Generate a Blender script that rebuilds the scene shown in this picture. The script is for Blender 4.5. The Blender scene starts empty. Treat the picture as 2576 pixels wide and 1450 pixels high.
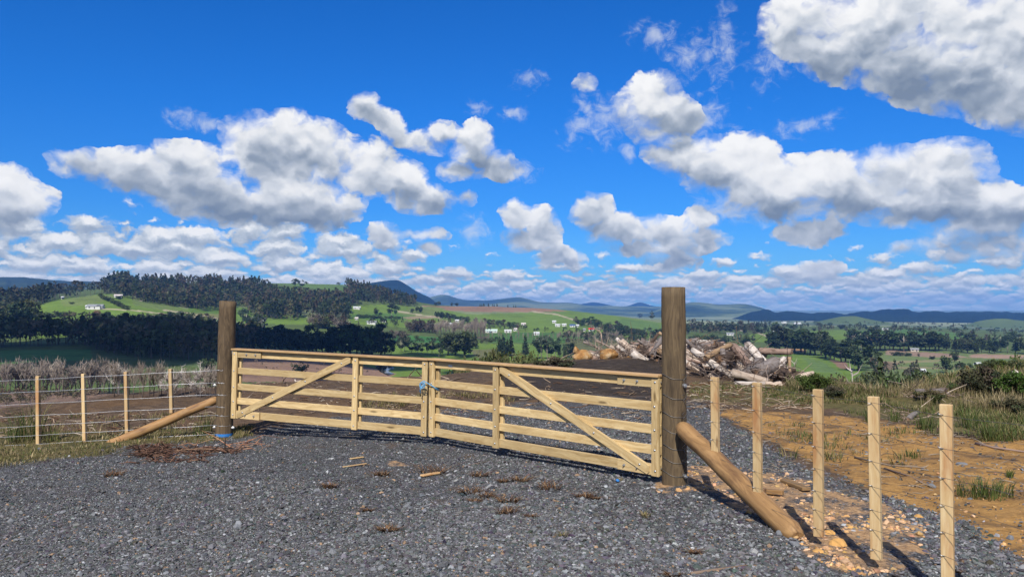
import bpy, bmesh, math, random
import numpy as np
from mathutils import Vector, Matrix, Euler

random.seed(7)
rng = np.random.default_rng(7)
S = bpy.context.scene
COL = S.collection
R = math.radians
PI = math.pi

# ------------------------------------------------------------------ camera
FPX, CX, CY = 1946.0, 1288.0, 725.0          # focal length and centre in units of a 2576 px wide picture
HORIZON = 778.0
PITCH = math.atan((HORIZON - CY) / FPX)
CAM_Z = 1.72
cam_d = bpy.data.cameras.new('camera')
cam = bpy.data.objects.new('camera', cam_d)
COL.objects.link(cam)
cam.location = (0, 0, CAM_Z)
cam.rotation_euler = (R(90) + PITCH, 0, 0)
cam_d.sensor_width = 36.0
cam_d.lens = 36.0 * FPX / 2576.0
cam_d.clip_start = 0.1
cam_d.clip_end = 60000
S.camera = cam


def ray(px, py):
    xc, yc = (px - CX) / FPX, (CY - py) / FPX
    return xc, math.cos(PITCH) - yc * math.sin(PITCH), math.sin(PITCH) + yc * math.cos(PITCH)


def at(px, py, d):
    """The world point seen at picture position (px, py), d metres ahead of the camera."""
    x, y, z = ray(px, py)
    t = d / y
    return Vector((x * t, d, CAM_Z + z * t))


def azel(px, py):
    x, y, z = ray(px, py)
    return math.degrees(math.atan2(x, y)), math.degrees(math.atan2(z, math.hypot(x, y)))


# ------------------------------------------------------------------ node helper
class NT:
    def __init__(self, tree):
        self.t = tree
        self.n = tree.nodes
        self.l = tree.links

    def set(self, sock, v):
        if v is None:
            return
        if isinstance(v, bpy.types.NodeSocket):
            self.l.new(v, sock)
        else:
            sock.default_value = v

    def node(self, kind, props=None, ins=None):
        n = self.n.new(kind)
        for k, v in (props or {}).items():
            setattr(n, k, v)
        for k, v in (ins or {}).items():
            self.set(n.inputs[k], v)
        return n

    def m(self, op, a, b=None, c=None, clamp=False):
        n = self.n.new('ShaderNodeMath')
        n.operation = op
        n.use_clamp = clamp
        self.set(n.inputs[0], a)
        self.set(n.inputs[1], b)
        if c is not None:
            self.set(n.inputs[2], c)
        return n.outputs[0]

    def v(self, op, a, b=None, scale=None):
        n = self.n.new('ShaderNodeVectorMath')
        n.operation = op
        self.set(n.inputs[0], a)
        self.set(n.inputs[1], b)
        if scale is not None:
            self.set(n.inputs['Scale'], scale)
        return n.outputs['Value' if op in ('LENGTH', 'DOT_PRODUCT', 'DISTANCE') else 'Vector']

    def xyz(self, x, y, z=0.0):
        n = self.n.new('ShaderNodeCombineXYZ')
        self.set(n.inputs[0], x); self.set(n.inputs[1], y); self.set(n.inputs[2], z)
        return n.outputs[0]

    def sep(self, v):
        n = self.n.new('ShaderNodeSeparateXYZ')
        self.set(n.inputs[0], v)
        return n.outputs

    def noise(self, vec, scale, detail=4.0, rough=0.55, lac=2.0, dist=0.0, col=False):
        n = self.n.new('ShaderNodeTexNoise')
        self.set(n.inputs['Vector'], vec)
        n.inputs['Scale'].default_value = scale
        n.inputs['Detail'].default_value = detail
        n.inputs['Roughness'].default_value = rough
        n.inputs['Lacunarity'].default_value = lac
        n.inputs['Distortion'].default_value = dist
        return n.outputs['Color' if col else 'Fac']

    def ramp(self, fac, stops, interp='LINEAR'):
        n = self.n.new('ShaderNodeValToRGB')
        n.color_ramp.interpolation = interp
        el = n.color_ramp.elements
        while len(el) < len(stops):
            el.new(0.5)
        for e, (p, c) in zip(el, stops):
            e.position = p
            e.color = (*c, 1.0) if len(c) == 3 else c
        self.set(n.inputs[0], fac)
        return n.outputs[0]

    def mr(self, v, a, b, c=0.0, d=1.0, smooth=False):
        n = self.n.new('ShaderNodeMapRange')
        n.interpolation_type = 'SMOOTHSTEP' if smooth else 'LINEAR'
        for i, x in enumerate((v, a, b, c, d)):
            self.set(n.inputs[i], x)
        return n.outputs[0]

    def mix(self, fac, a, b, mode='MIX'):
        n = self.n.new('ShaderNodeMix')
        n.data_type = 'RGBA'
        n.blend_type = mode
        self.set(n.inputs[0], fac)
        self.set(n.inputs[6], (*a, 1.0) if isinstance(a, tuple) and len(a) == 3 else a)
        self.set(n.inputs[7], (*b, 1.0) if isinstance(b, tuple) and len(b) == 3 else b)
        return n.outputs[2]


# ------------------------------------------------------------------ sun and sky
# the shadows of the battens run away from the camera towards a point right of the picture's centre
SUN_EL = 44.0
SUN_AZ_AWAY = math.degrees(math.atan2((1597 - CX), FPX))       # azimuth (from +Y to +X) the shadows run to
sd = bpy.data.lights.new('sun', 'SUN')
sun = bpy.data.objects.new('sun', sd)
COL.objects.link(sun)
sd.energy = 5.0
sd.angle = R(0.53)
sd.color = (1.0, 0.955, 0.88)
_a = R(SUN_AZ_AWAY)
_dir = Vector((math.sin(_a) * math.cos(R(SUN_EL)), math.cos(_a) * math.cos(R(SUN_EL)), -math.sin(R(SUN_EL))))
sun.rotation_euler = _dir.to_track_quat('-Z', 'Y').to_euler()
sun.location = (-20, -40, 60)
S.view_settings.view_transform = 'Standard'
S.view_settings.look = 'None'
S.view_settings.exposure = 0.35
S.view_settings.gamma = 1.0
S.cycles.max_bounces = 6
S.cycles.diffuse_bounces = 3
S.cycles.glossy_bounces = 2
S.cycles.transmission_bounces = 3
S.cycles.volume_bounces = 0
S.cycles.transparent_max_bounces = 8
S.cycles.use_adaptive_sampling = True
S.cycles.adaptive_threshold = 0.015
S.cycles.use_denoising = True
S.cycles.sample_clamp_indirect = 4.0
S.cycles.caustics_reflective = False
S.cycles.caustics_refractive = False

world = bpy.data.worlds.new('World')
S.world = world
world.use_nodes = True
# ------------------------------------------------------------------ the sky: Nishita blue and fair-weather cumulus
# each cloud is a heap of soft lobes: picture position and radii are only turned into azimuth and elevation here
LOBES = [
    # long grey bank over the pine hill
    (235, 415, 95, 34, 0, .85), (340, 425, 130, 50, 0, 1), (470, 425, 110, 72, 0, 1), (420, 470, 150, 50, 8, .9), (545, 500, 160, 62, 5, 1),
    (660, 365, 110, 80, 0, 1.05), (745, 375, 125, 88, 0, 1.1), (832, 395, 85, 85, 0, 1), (600, 330, 60, 45, 0, .8), (720, 320, 45, 40, 0, .9),
    (760, 500, 150, 75, 0, 1.1), (640, 525, 130, 55, 0, 1), (930, 420, 95, 78, 20, 1), (1010, 460, 100, 66, 25, 1),
    (1085, 495, 78, 45, 10, 1), (845, 530, 70, 50, 0, 1), (795, 345, 50, 45, 0, .9),
    # the one above its right end
    (922, 270, 48, 42, 20, .95), (980, 315, 62, 36, 35, .9), (1060, 355, 75, 36, 15, .85), (1110, 335, 48, 40, 0, .9),
    (1190, 362, 62, 66, 0, 1), (1250, 415, 75, 38, 15, .9), (1160, 425, 70, 34, 0, .8), (1180, 497, 28, 28, 0, .7),
    # lone cloud and wisps high up
    (1640, 262, 88, 84, 0, 1.1), (1572, 275, 60, 50, 0, .62), (1690, 305, 80, 60, 0, 1), (1472, 210, 46, 32, 0, .66),
    (1640, 330, 62, 42, 0, .8), 
    # large bank on the right
    (1700, 392, 85, 48, 0, .95), (1800, 420, 120, 72, 10, 1.1), (1868, 405, 90, 72, 0, 1.1), (1935, 470, 150, 75, 8, 1.2), (2065, 462, 140, 75, 0, 1.2),
    (2160, 485, 120, 66, 0, 1.1), (2255, 435, 115, 62, 0, 1.1), (2385, 425, 90, 70, 0, 1.05), (2435, 395, 52, 48, 0, 1), (2335, 510, 170, 62, 0, 1.1),
    (2490, 545, 130, 62, 0, 1.1), (2570, 525, 90, 62, 0, 1), (1995, 518, 150, 40, 0, 1), (2490, 475, 46, 36, 0, .9), (2480, 612, 150, 48, 0, .9),
    # corner bank
    (2035, 50, 125, 78, 0, 1.05), (2180, 70, 150, 105, 0, 1.15), (2310, 160, 190, 95, 22, 1.1), (2450, 195, 210, 88, 22, 1.1),
    (2600, 235, 140, 88, 20, 1.05), (2490, 50, 170, 70, 0, 1.1), (2400, 60, 90, 50, 0, 1), (2600, 110, 140, 100, 0, 1.1), (2090, 140, 120, 60, 12, 1),
    # left edge and the smaller ones lower down
    (15, 505, 95, 66, 0, 1.1), (-25, 470, 75, 60, 0, 1), (1298, 540, 46, 52, 0, .95), (1362, 560, 58, 52, 0, 1), (1330, 602, 80, 34, 0, .9),
    (1492, 530, 58, 48, 0, 1), (1560, 575, 95, 46, 0, 1), (1690, 590, 120, 52, 5, 1.05), (1770, 598, 80, 40, 0, .9), (1620, 630, 130, 28, 0, .8),
    (1765, 545, 62, 34, 0, .85), (965, 585, 52, 38, 0, .95), (1068, 590, 80, 24, 0, .75), (1082, 625, 38, 26, 0, .85), (1412, 647, 72, 34, 0, 1),
    (2035, 585, 100, 34, 0, .9), (2270, 628, 42, 22, 0, .7), (2060, 675, 70, 30, 0, .85),
    (1690, 665, 80, 30, 0, .8),
]


SKY_K = 1.9


SHADE = [   # darker (-) and brighter (+) quarters of the banks
    (400, 440, 200, 60, -.16), (500, 490, 120, 60, -.10), (700, 545, 210, 34, -.22), (590, 390, 46, 62, .42), (760, 400, 130, 70, -.04), (1010, 445, 120, 60, .16),
    (930, 430, 60, 70, .12), (1250, 440, 110, 40, -.14), (925, 275, 60, 40, .05), (1640, 260, 70, 80, .22), (1740, 330, 80, 50, -.28), (1840, 400, 130, 60, .24),
    (2000, 470, 190, 60, .22), (2400, 550, 150, 50, -.22), (2520, 530, 110, 60, -.25), (2430, 400, 70, 50, .12), (2490, 475, 40, 35, .40), (2100, 40, 220, 70, .16),
    (2500, 60, 160, 60, .24), (2300, 190, 330, 60, -.14), (2480, 250, 240, 90, -.12), (60, 500, 90, 60, .20), (160, 530, 50, 40, .3), (1700, 400, 90, 40, .02),
    (1985, 545, 130, 24, -.3), (1240, 640, 300, 30, -.05)]
WISPS = [(1645, 92, 56, 34, 15), (1735, 145, 56, 50, 10), (1818, 120, 36, 88, 8), (1335, 207, 46, 28, 0), (1292, 287, 38, 20, 0), (1205, 271, 32, 19, 0), (1450, 322, 44, 40, 0), (1580, 384, 28, 26, 0),
         (1775, 300, 70, 50, 0), (1520, 290, 60, 60, 20), (500, 305, 60, 24, 15), (1930, 150, 50, 60, 0), (1480, 265, 40, 24, 30), (1310, 440, 50, 24, 10), (2010, 320, 90, 24, -10), (1190, 580, 40, 50, 0), (1840, 520, 90, 40, 10)]
SKY_TINT = [(0, (.16, .34, .58)), (0.3, (.074, .295, .62)), (0.6, (.046, .30, .67)), (1, (.032, .285, .66))]


def build_world():
    T = NT(world.node_tree)
    for n in list(T.n):
        T.n.remove(n)
    out = T.node('ShaderNodeOutputWorld')
    bg = T.node('ShaderNodeBackground')
    T.l.new(bg.outputs[0], out.inputs[0])
    sky = T.node('ShaderNodeTexSky')
    sky.sky_type = 'NISHITA'
    sky.sun_disc = False
    sky.sun_elevation = R(SUN_EL)
    sky.sun_rotation = R(SUN_AZ_AWAY + 180.0)
    sky.altitude = 100.0
    sky.air_density = 1.0
    sky.dust_density = 0.25
    sky.ozone_density = 3.0
    tc = T.node('ShaderNodeTexCoord')
    x, y, z = T.sep(tc.outputs['Generated'])
    az = T.m('MULTIPLY', T.m('ARCTAN2', x, y), 180 / PI)
    el = T.m('MULTIPLY', T.m('ARCSINE', z), 180 / PI)
    # the field of lobes as a node group
    g = bpy.data.node_groups.new('cumulus_field', 'ShaderNodeTree')
    g.interface.new_socket('p', in_out='INPUT', socket_type='NodeSocketVector')
    g.interface.new_socket('f', in_out='OUTPUT', socket_type='NodeSocketFloat')
    G = NT(g)
    gi, go = G.node('NodeGroupInput'), G.node('NodeGroupOutput')
    cur = None
    for (px, py, rx, ry, rot, w) in LOBES:
        a, e = azel(px, py)
        k = 34.0
        mp = G.node('ShaderNodeMapping', {'vector_type': 'TEXTURE'}, {'Vector': gi.outputs[0], 'Location': (a, e, 0), 'Rotation': (0, 0, -R(rot)),
                    'Scale': (rx * 1.34 / k, ry * 1.34 / k, 1)})
        gr = G.node('ShaderNodeTexGradient', {'gradient_type': 'SPHERICAL'}, {'Vector': mp.outputs[0]})
        val = gr.outputs['Fac'] if w == 1 else G.m('MULTIPLY', gr.outputs['Fac'], w)
        cur = val if cur is None else G.m('SMOOTH_MAX', cur, val, 0.18)
    G.l.new(cur, go.inputs[0])

    def field(p):
        n = T.node('ShaderNodeGroup', {'node_tree': g})
        T.l.new(p, n.inputs[0])
        return n.outputs[0]

    p0 = T.xyz(az, el)
    warp = T.v('SUBTRACT', T.noise(p0, 0.35, 5, 0.6, col=True), (0.5, 0.5, 0.5))
    warp = T.v('MULTIPLY', warp, (2.6, 1.7, 0.0))
    p = T.v('ADD', p0, warp)
    F0 = field(p)
    Fu = field(T.v('ADD', p, (-0.25, 1.15, 0)))
    Fd = field(T.v('ADD', p, (0.25, -1.15, 0)))

    def billow_soft(q):
        a = T.noise(q, 0.5, 3, 0.5)
        b = T.node('ShaderNodeTexVoronoi', {'feature': 'SMOOTH_F1', 'voronoi_dimensions': '2D', 'normalize': True}, {'Vector': q, 'Scale': 0.62, 'Detail': 1.2,
                   'Roughness': 0.45, 'Lacunarity': 2.2, 'Smoothness': 0.5}).outputs['Distance']
        return T.m('ADD', T.m('MULTIPLY', a, 0.6), T.m('MULTIPLY', T.m('SUBTRACT', 0.75, b), 0.6))

    def billow(q):
        a = T.noise(q, 0.5, 8, 0.60)
        b = T.node('ShaderNodeTexVoronoi', {'feature': 'SMOOTH_F1', 'voronoi_dimensions': '2D', 'normalize': True}, {'Vector': q, 'Scale': 0.62, 'Detail': 2.5,
                   'Roughness': 0.5, 'Lacunarity': 2.2, 'Smoothness': 0.3}).outputs['Distance']
        return T.m('ADD', T.m('MULTIPLY', a, 0.6), T.m('MULTIPLY', T.m('SUBTRACT', 0.75, b), 0.55))
    st = (1.0, 1.35, 0)
    B0 = billow(T.v('MULTIPLY', p, st))
    Su = billow_soft(T.v('MULTIPLY', T.v('ADD', p, (-0.14, 0.55, 0)), st))
    S0 = T.m('ADD', T.m('MULTIPLY', billow_soft(T.v('MULTIPLY', p, st)), 0.82), T.m('MULTIPLY', B0, 0.18))
    namp = T.mr(F0, 0.02, 0.30, 0.25, 1.0)
    D = T.m('ADD', F0, T.m('MULTIPLY', T.m('MULTIPLY', T.m('SUBTRACT', B0, 0.5), 1.35), namp))
    D = T.m('ADD', D, T.mr(F0, 0.17, 0.27, -0.6, 0.0))
    soft = T.mr(T.noise(p, 0.33, 3, 0.5), 0.40, 0.62, 0.42, 0.95)
    alpha = T.mr(D, 0.22, soft, 0, 1, True)
    # thin torn wisps
    fw = None
    for (px, py, rx, ry, rot) in WISPS:
        a, e = azel(px, py)
        mp = T.node('ShaderNodeMapping', {'vector_type': 'TEXTURE'}, {'Vector': p, 'Location': (a, e, 0), 'Rotation': (0, 0, -R(rot)), 'Scale': (rx * 1.7 / 34, ry * 1.7 / 34, 1)})
        gr = T.node('ShaderNodeTexGradient', {'gradient_type': 'SPHERICAL'}, {'Vector': mp.outputs[0]}).outputs['Fac']
        fw = gr if fw is None else T.m('MAXIMUM', fw, gr)
    wn = T.noise(T.v('MULTIPLY', p0, (1, 1.2, 0)), 0.9, 7, 0.62, dist=0.6)
    aw = T.m('MULTIPLY', T.mr(T.m('ADD', fw, T.m('MULTIPLY', T.m('SUBTRACT', wn, 0.5), 2.2)), 0.30, 1.35, 0, 0.62, True), T.mr(fw, 0.0, 0.25))
    low = T.m('SUBTRACT', Fd, Fu)                       # > 0 near a cloud's top
    det = T.m('SUBTRACT', S0, Su)
    sh = T.m('ADD', T.m('MULTIPLY', low, 0.78), T.m('MULTIPLY', det, 1.5))
    big = T.noise(p, 0.20, 4, 0.55)
    sh = T.m('ADD', sh, T.m('MULTIPLY', T.m('SUBTRACT', big, 0.5), 1.3))
    for (px, py, rx, ry, w) in SHADE:
        a, e = azel(px, py)
        mp = T.node('ShaderNodeMapping', {'vector_type': 'TEXTURE'}, {'Vector': p, 'Location': (a, e, 0), 'Scale': (rx * 1.3 / 34, ry * 1.3 / 34, 1)})
        gr = T.node('ShaderNodeTexGradient', {'gradient_type': 'SPHERICAL'}, {'Vector': mp.outputs[0]})
        sh = T.m('MULTIPLY_ADD', T.mr(gr.outputs['Fac'], 0, 1, 0, 1, True), w * 1.3, sh)
    thick = T.mr(D, 0.35, 1.1, 0.06, -0.10)
    sh = T.mr(T.m('ADD', T.m('ADD', sh, thick), 0.42), -0.45, 1.15)
    ccol = T.ramp(sh, [(0.0, (.20, .26, .36)), (0.22, (.31, .37, .46)), (0.42, (.47, .52, .60)), (0.6, (.66, .70, .76)), (0.78, (.86, .87, .89)), (1.0, (.97, .97, .97))])

    # bands of small cumulus that crowd together towards the horizon
    elc = T.m('MAXIMUM', T.m('ADD', el, 1.5), 0.2)
    vv = T.m('LOGARITHM', elc, 2.718)

    def layer(seed, sx, sy, dy):
        q = T.xyz(T.m('MULTIPLY', T.m('ADD', p_az, seed), sx), T.m('ADD', T.m('MULTIPLY', vv2, sy), dy), 0.0)
        out = None
        for sc, w, sh in ((1.0, 1.0, 0.0), (2.1, 0.62, 3.7)):
            d = T.node('ShaderNodeTexVoronoi', {'feature': 'F1', 'voronoi_dimensions': '2D'}, {'Vector': T.v('ADD', q, (sh, sh, 0)), 'Scale': sc, 'Randomness': 1.0}).outputs['Distance']
            c = T.m('MULTIPLY', T.m('SUBTRACT', 1.0, T.m('MULTIPLY', d, 1.35)), w)
            out = c if out is None else T.m('SMOOTH_MAX', out, c, 0.12)
        n = T.noise(T.v('ADD', q, (seed, 0, 0)), 2.3, 6, 0.6)
        return T.m('ADD', out, T.m('MULTIPLY', T.m('SUBTRACT', n, 0.5), 0.9))
    w2 = T.sep(T.v('SUBTRACT', T.noise(p0, 0.9, 4, 0.6, col=True), (0.5, 0.5, 0.5)))
    p_az = T.m('ADD', az, T.m('MULTIPLY', w2[0], 1.6))
    vv2 = T.m('ADD', vv, T.m('MULTIPLY', w2[1], 0.22))
    near = T.mr(el, 1.2, 2.6, 0, 1, True)
    mixf = lambda f, a, b: T.m('ADD', T.m('MULTIPLY', a, T.m('SUBTRACT', 1.0, f)), T.m('MULTIPLY', b, f))
    L0 = mixf(near, layer(3.0, 0.62, 3.6, 0.0), layer(9.0, 0.33, 4.4, 0.0))
    L1 = mixf(near, layer(3.0, 0.62, 3.6, 0.22), layer(9.0, 0.33, 4.4, 0.30))
    lefty = T.mr(az, -13.0, -4.0, 2.9, 0.0, True)
    top = T.m('ADD', 3.3, lefty)
    cover = T.mr(T.m('SUBTRACT', el, top), -1.8, 2.6, 0.05, -1.0, True)
    cover = T.m('ADD', cover, T.mr(el, 0.3, 1.5, 0.06, 0.0))
    cover = T.m('ADD', cover, T.mr(T.m('SUBTRACT', el, top), 2.0, 5.0, 0.0, -1.5))
    D2 = T.m('ADD', T.m('SUBTRACT', L0, 0.19), cover)
    a2 = T.m('MULTIPLY', T.mr(D2, -0.08, 0.28, 0, 1, True), T.mr(el, -0.4, 1.6, 0.75, 1.0))
    big2 = T.noise(T.v('MULTIPLY', p0, (0.2, 0.6, 0)), 1.0, 2, 0.5)
    s2 = T.m('ADD', T.m('ADD', T.m('MULTIPLY', T.m('SUBTRACT', L0, L1), 1.15), T.m('MULTIPLY', T.m('SUBTRACT', big2, 0.5), 0.9)), 0.50, None, True)
    c2 = T.ramp(s2, [(0.0, (.36, .43, .54)), (0.3, (.46, .53, .62)), (0.55, (.60, .66, .73)), (0.8, (.82, .85, .88)), (1.0, (.95, .95, .95))])
    c2 = T.mix(T.mr(el, 0.0, 1.8, 0.40, 0.0), c2, (.50, .63, .78))

    # clear sky, deepened like the photograph's
    up = T.m('MAXIMUM', z, 0.012)
    T.l.new(T.xyz(x, y, up), sky.inputs[0]) if sky.inputs else None
    gm = T.node('ShaderNodeGamma', None, {'Color': T.mix(1.0, sky.outputs[0], (0.105, 0.105, 0.105), 'MULTIPLY'), 'Gamma': 1.0})
    tint = T.ramp(T.mr(el, 0, 24), SKY_TINT)
    blue = T.mix(1.0, gm.outputs[0], tint, 'MULTIPLY')
    blue = T.mix(1.0, blue, (SKY_K, SKY_K, SKY_K), 'MULTIPLY')
    # broken cloud overhead and behind, out of view, added for neutral fill light
    rest = T.m('MAXIMUM', T.mr(el, 25.0, 34.0, 0, 1, True), T.mr(T.m('ABSOLUTE', az), 40.0, 52.0, 0, 1, True))
    over = T.noise(tc.outputs['Generated'], 2.6, 6, 0.58)
    a3 = T.m('MULTIPLY', T.m('MULTIPLY', T.mr(over, 0.47, 0.58, 0, 1, True), rest), T.mr(el, 1.0, 6.0))
    c = T.mix(a2, blue, c2)
    c = T.mix(a3, c, T.mix(T.mr(over, 0.5, 0.7), (.62, .64, .67), (.36, .38, .42)))
    c = T.mix(aw, c, T.mix(wn, (.50, .58, .70), (.84, .87, .91)))
    c = T.mix(alpha, c, ccol)
    # below the horizon the sky node turns black; the ground hides it
    T.l.new(c, bg.inputs[0])
    bg.inputs[1].default_value = 0.785
    world.cycles.sampling_method = 'MANUAL'
    world.cycles.sample_map_resolution = 512


build_world()
# ------------------------------------------------------------------ helpers
def tag(o, label=None, cat=None, group=None, kind=None):
    for k, v in (('label', label), ('category', cat), ('group', group), ('kind', kind)):
        if v:
            o[k] = v
    return o


def empty(name, loc=(0, 0, 0), rz=0.0):
    o = bpy.data.objects.new(name, None)
    COL.objects.link(o)
    o.location = loc
    o.rotation_euler = (0, 0, rz)
    o.empty_display_size = 0.2
    return o


def mesh_np(name, verts, faces, mat=None, attrs=None, smooth=False, parent=None, link=True):
    """One mesh object from numpy arrays; faces is an (n,3) or (n,4) array, or a list of both."""
    me = bpy.data.meshes.new(name)
    fl = [f for f in (faces if isinstance(faces, list) else [faces]) if len(f)]
    verts = np.asarray(verts, dtype=np.float32)
    me.vertices.add(len(verts))
    me.vertices.foreach_set('co', verts.ravel())
    idx = np.concatenate([f.ravel() for f in fl]).astype(np.int32)
    tot = np.concatenate([np.full(len(f), f.shape[1], dtype=np.int32) for f in fl])
    start = np.concatenate([[0], np.cumsum(tot)[:-1]]).astype(np.int32)
    me.loops.add(len(idx))
    me.loops.foreach_set('vertex_index', idx)
    me.polygons.add(len(tot))
    me.polygons.foreach_set('loop_start', start)
    me.polygons.foreach_set('loop_total', tot)
    me.polygons.foreach_set('use_smooth', np.full(len(tot), smooth))
    for an, (dom, arr) in (attrs or {}).items():
        arr = np.asarray(arr, dtype=np.float32)
        if arr.ndim == 2:
            if arr.shape[1] == 3:
                arr = np.concatenate([arr, np.ones((len(arr), 1), np.float32)], 1)
            a = me.attributes.new(an, 'FLOAT_COLOR', dom)
            a.data.foreach_set('color', arr.ravel())
        else:
            a = me.attributes.new(an, 'FLOAT', dom)
            a.data.foreach_set('value', arr.ravel())
    me.update(calc_edges=True)
    me.validate(clean_customdata=False)
    if mat:
        me.materials.append(mat)
    if not link:
        return me
    o = bpy.data.objects.new(name, me)
    COL.objects.link(o)
    if parent:
        o.parent = parent
    return o


def ob(name, me, parent=None, loc=(0, 0, 0), rot=(0, 0, 0)):
    o = bpy.data.objects.new(name, me)
    COL.objects.link(o)
    o.location = loc
    o.rotation_euler = rot
    if parent:
        o.parent = parent
    return o


def copy_tree(src, loc=None, rz=None, scale=None):
    """A thing with copies of its parts (mesh data shared)."""
    c = src.copy()
    COL.objects.link(c)
    if loc is not None:
        c.location = loc
    if rz is not None:
        c.rotation_euler = (src.rotation_euler[0], src.rotation_euler[1], rz)
    if scale is not None:
        c.scale = scale
    for ch in KIDS.get(src.name, []):
        d = ch.copy()
        COL.objects.link(d)
        d.parent = c
    return c


KIDS = {}


class MB:
    """Collects boxes, tubes and lumps and links them as ONE mesh object."""
    def __init__(self):
        self.v, self.f3, self.f4, self.n = [], [], [], 0
        self.c = []

    def add(self, v, f3=None, f4=None, col=None):
        v = np.asarray(v, float)
        self.v.append(v)
        if f3 is not None and len(f3):
            self.f3.append(np.asarray(f3) + self.n)
        if f4 is not None and len(f4):
            self.f4.append(np.asarray(f4) + self.n)
        self.c.append(np.tile(np.asarray(col if col is not None else (1, 1, 1), float), (len(v), 1)))
        self.n += len(v)

    def box(self, x0, x1, y0, y1, z0, z1, col=None, ch=0.0):
        if ch <= 0:
            v = [(x, y, z) for z in (z0, z1) for y in (y0, y1) for x in (x0, x1)]
            f = [(0, 2, 3, 1), (4, 5, 7, 6), (0, 1, 5, 4), (2, 6, 7, 3), (0, 4, 6, 2), (1, 3, 7, 5)]
            self.add(v, None, f, col)
            return
        # chamfered box
        lo, hi = np.array((x0, y0, z0), float), np.array((x1, y1, z1), float)
        v, key = [], {}
        for c in range(8):
            s = [(c >> k) & 1 for k in range(3)]
            for ax in range(3):
                p = [hi[k] - ch if s[k] else lo[k] + ch for k in range(3)]
                p[ax] = hi[ax] if s[ax] else lo[ax]
                key[(c, ax)] = len(v)
                v.append(p)
        f4, f3 = [], []
        for ax in range(3):
            a, b = [k for k in range(3) if k != ax]
            for s in (0, 1):
                q = [key[((s << ax) | (i << a) | (j << b), ax)] for i, j in ((0, 0), (1, 0), (1, 1), (0, 1))]
                flip = (s == 0) ^ (ax == 1)
                f4.append(q[::-1] if flip else q)
        for ax in range(3):
            a, b = [k for k in range(3) if k != ax]
            for i in (0, 1):
                for j in (0, 1):
                    c0 = (i << a) | (j << b)
                    c1 = c0 | (1 << ax)
                    f4.append([key[(c0, a)], key[(c1, a)], key[(c1, b)], key[(c0, b)]])
        for c in range(8):
            f3.append([key[(c, k)] for k in range(3)])
        self.add(v, f3, f4, col)

    def tube(self, pts, rad, n=8, cap=True, col=None):
        pts = np.asarray(pts, float)
        rad = np.broadcast_to(np.asarray(rad, float), (len(pts),))
        t = np.gradient(pts, axis=0)
        t /= np.linalg.norm(t, axis=1)[:, None] + 1e-12
        up = np.array((0, 0, 1.0)) if abs(t[0][2]) < 0.9 else np.array((1.0, 0, 0))
        a = np.arange(n) * 2 * PI / n
        rings = []
        u = np.cross(t[0], up); u /= np.linalg.norm(u)
        for i in range(len(pts)):
            u = u - t[i] * np.dot(u, t[i]); u /= np.linalg.norm(u) + 1e-12
            w = np.cross(t[i], u)
            rings.append(pts[i] + rad[i] * (np.cos(a)[:, None] * u + np.sin(a)[:, None] * w))
        v = np.concatenate(rings)
        f4 = []
        for i in range(len(pts) - 1):
            for k in range(n):
                k2 = (k + 1) % n
                f4.append((i * n + k, i * n + k2, (i + 1) * n + k2, (i + 1) * n + k))
        f3 = []
        if cap:
            v = np.concatenate([v, pts[:1], pts[-1:]])
            c0, c1 = len(v) - 2, len(v) - 1
            b = (len(pts) - 1) * n
            for k in range(n):
                k2 = (k + 1) % n
                f3.append((c0, k2, k)); f3.append((c1, b + k, b + k2))
        self.add(v, f3, f4, col)

    def build(self, name, mat, parent=None, smooth=False, link=True):
        fs = []
        if self.f3:
            fs.append(np.concatenate(self.f3))
        if self.f4:
            fs.append(np.concatenate(self.f4))
        o = mesh_np(name, np.concatenate(self.v), fs, mat, {'tint': ('POINT', np.concatenate(self.c))}, smooth, parent, link)
        me = o.data if link else o
        bm = bmesh.new()
        bm.from_mesh(me)
        bmesh.ops.recalc_face_normals(bm, faces=bm.faces)
        bm.to_mesh(me)
        bm.free()
        if link and parent:
            KIDS.setdefault(parent.name, []).append(o)
        return o


def vnoise(x, y, seed=0):
    """Smooth value noise in 0..1."""
    x = np.asarray(x, float); y = np.asarray(y, float)
    xi, yi = np.floor(x).astype(np.int64), np.floor(y).astype(np.int64)
    xf, yf = x - xi, y - yi
    xf, yf = xf * xf * (3 - 2 * xf), yf * yf * (3 - 2 * yf)

    def h(a, b):
        n = (a * 374761393 + b * 668265263 + seed * 974711) & 0x7fffffff
        n = ((n ^ (n >> 13)) * 1274126177) & 0x7fffffff
        return ((n ^ (n >> 16)) & 0xffff) / 65535.0
    a = h(xi, yi) * (1 - xf) + h(xi + 1, yi) * xf
    b = h(xi, yi + 1) * (1 - xf) + h(xi + 1, yi + 1) * xf
    return a * (1 - yf) + b * yf


def fbm(x, y, seed=0, oct=4):
    s, a, t = 0, 0.5, 0
    for k in range(oct):
        s = s + a * vnoise(x * 2 ** k, y * 2 ** k, seed + k * 17)
        t += a
        a *= 0.5
    return s / t


def in_poly(px, py, poly):
    px = np.asarray(px); py = np.asarray(py)
    r = np.zeros(px.shape, bool)
    n = len(poly)
    for i in range(n):
        x0, y0 = poly[i]; x1, y1 = poly[(i + 1) % n]
        c = ((y0 > py) != (y1 > py)) & (px < (x1 - x0) * (py - y0) / ((y1 - y0) or 1e-9) + x0)
        r ^= c
    return r


# ------------------------------------------------------------------ materials
def material(name, rough=0.8, spec=0.3):
    m = bpy.data.materials.new(name)
    m.use_nodes = True
    T = NT(m.node_tree)
    b = m.node_tree.nodes['Principled BSDF']
    b.inputs['Roughness'].default_value = rough
    b.inputs['Specular IOR Level'].default_value = spec
    return m, T, b


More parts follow.
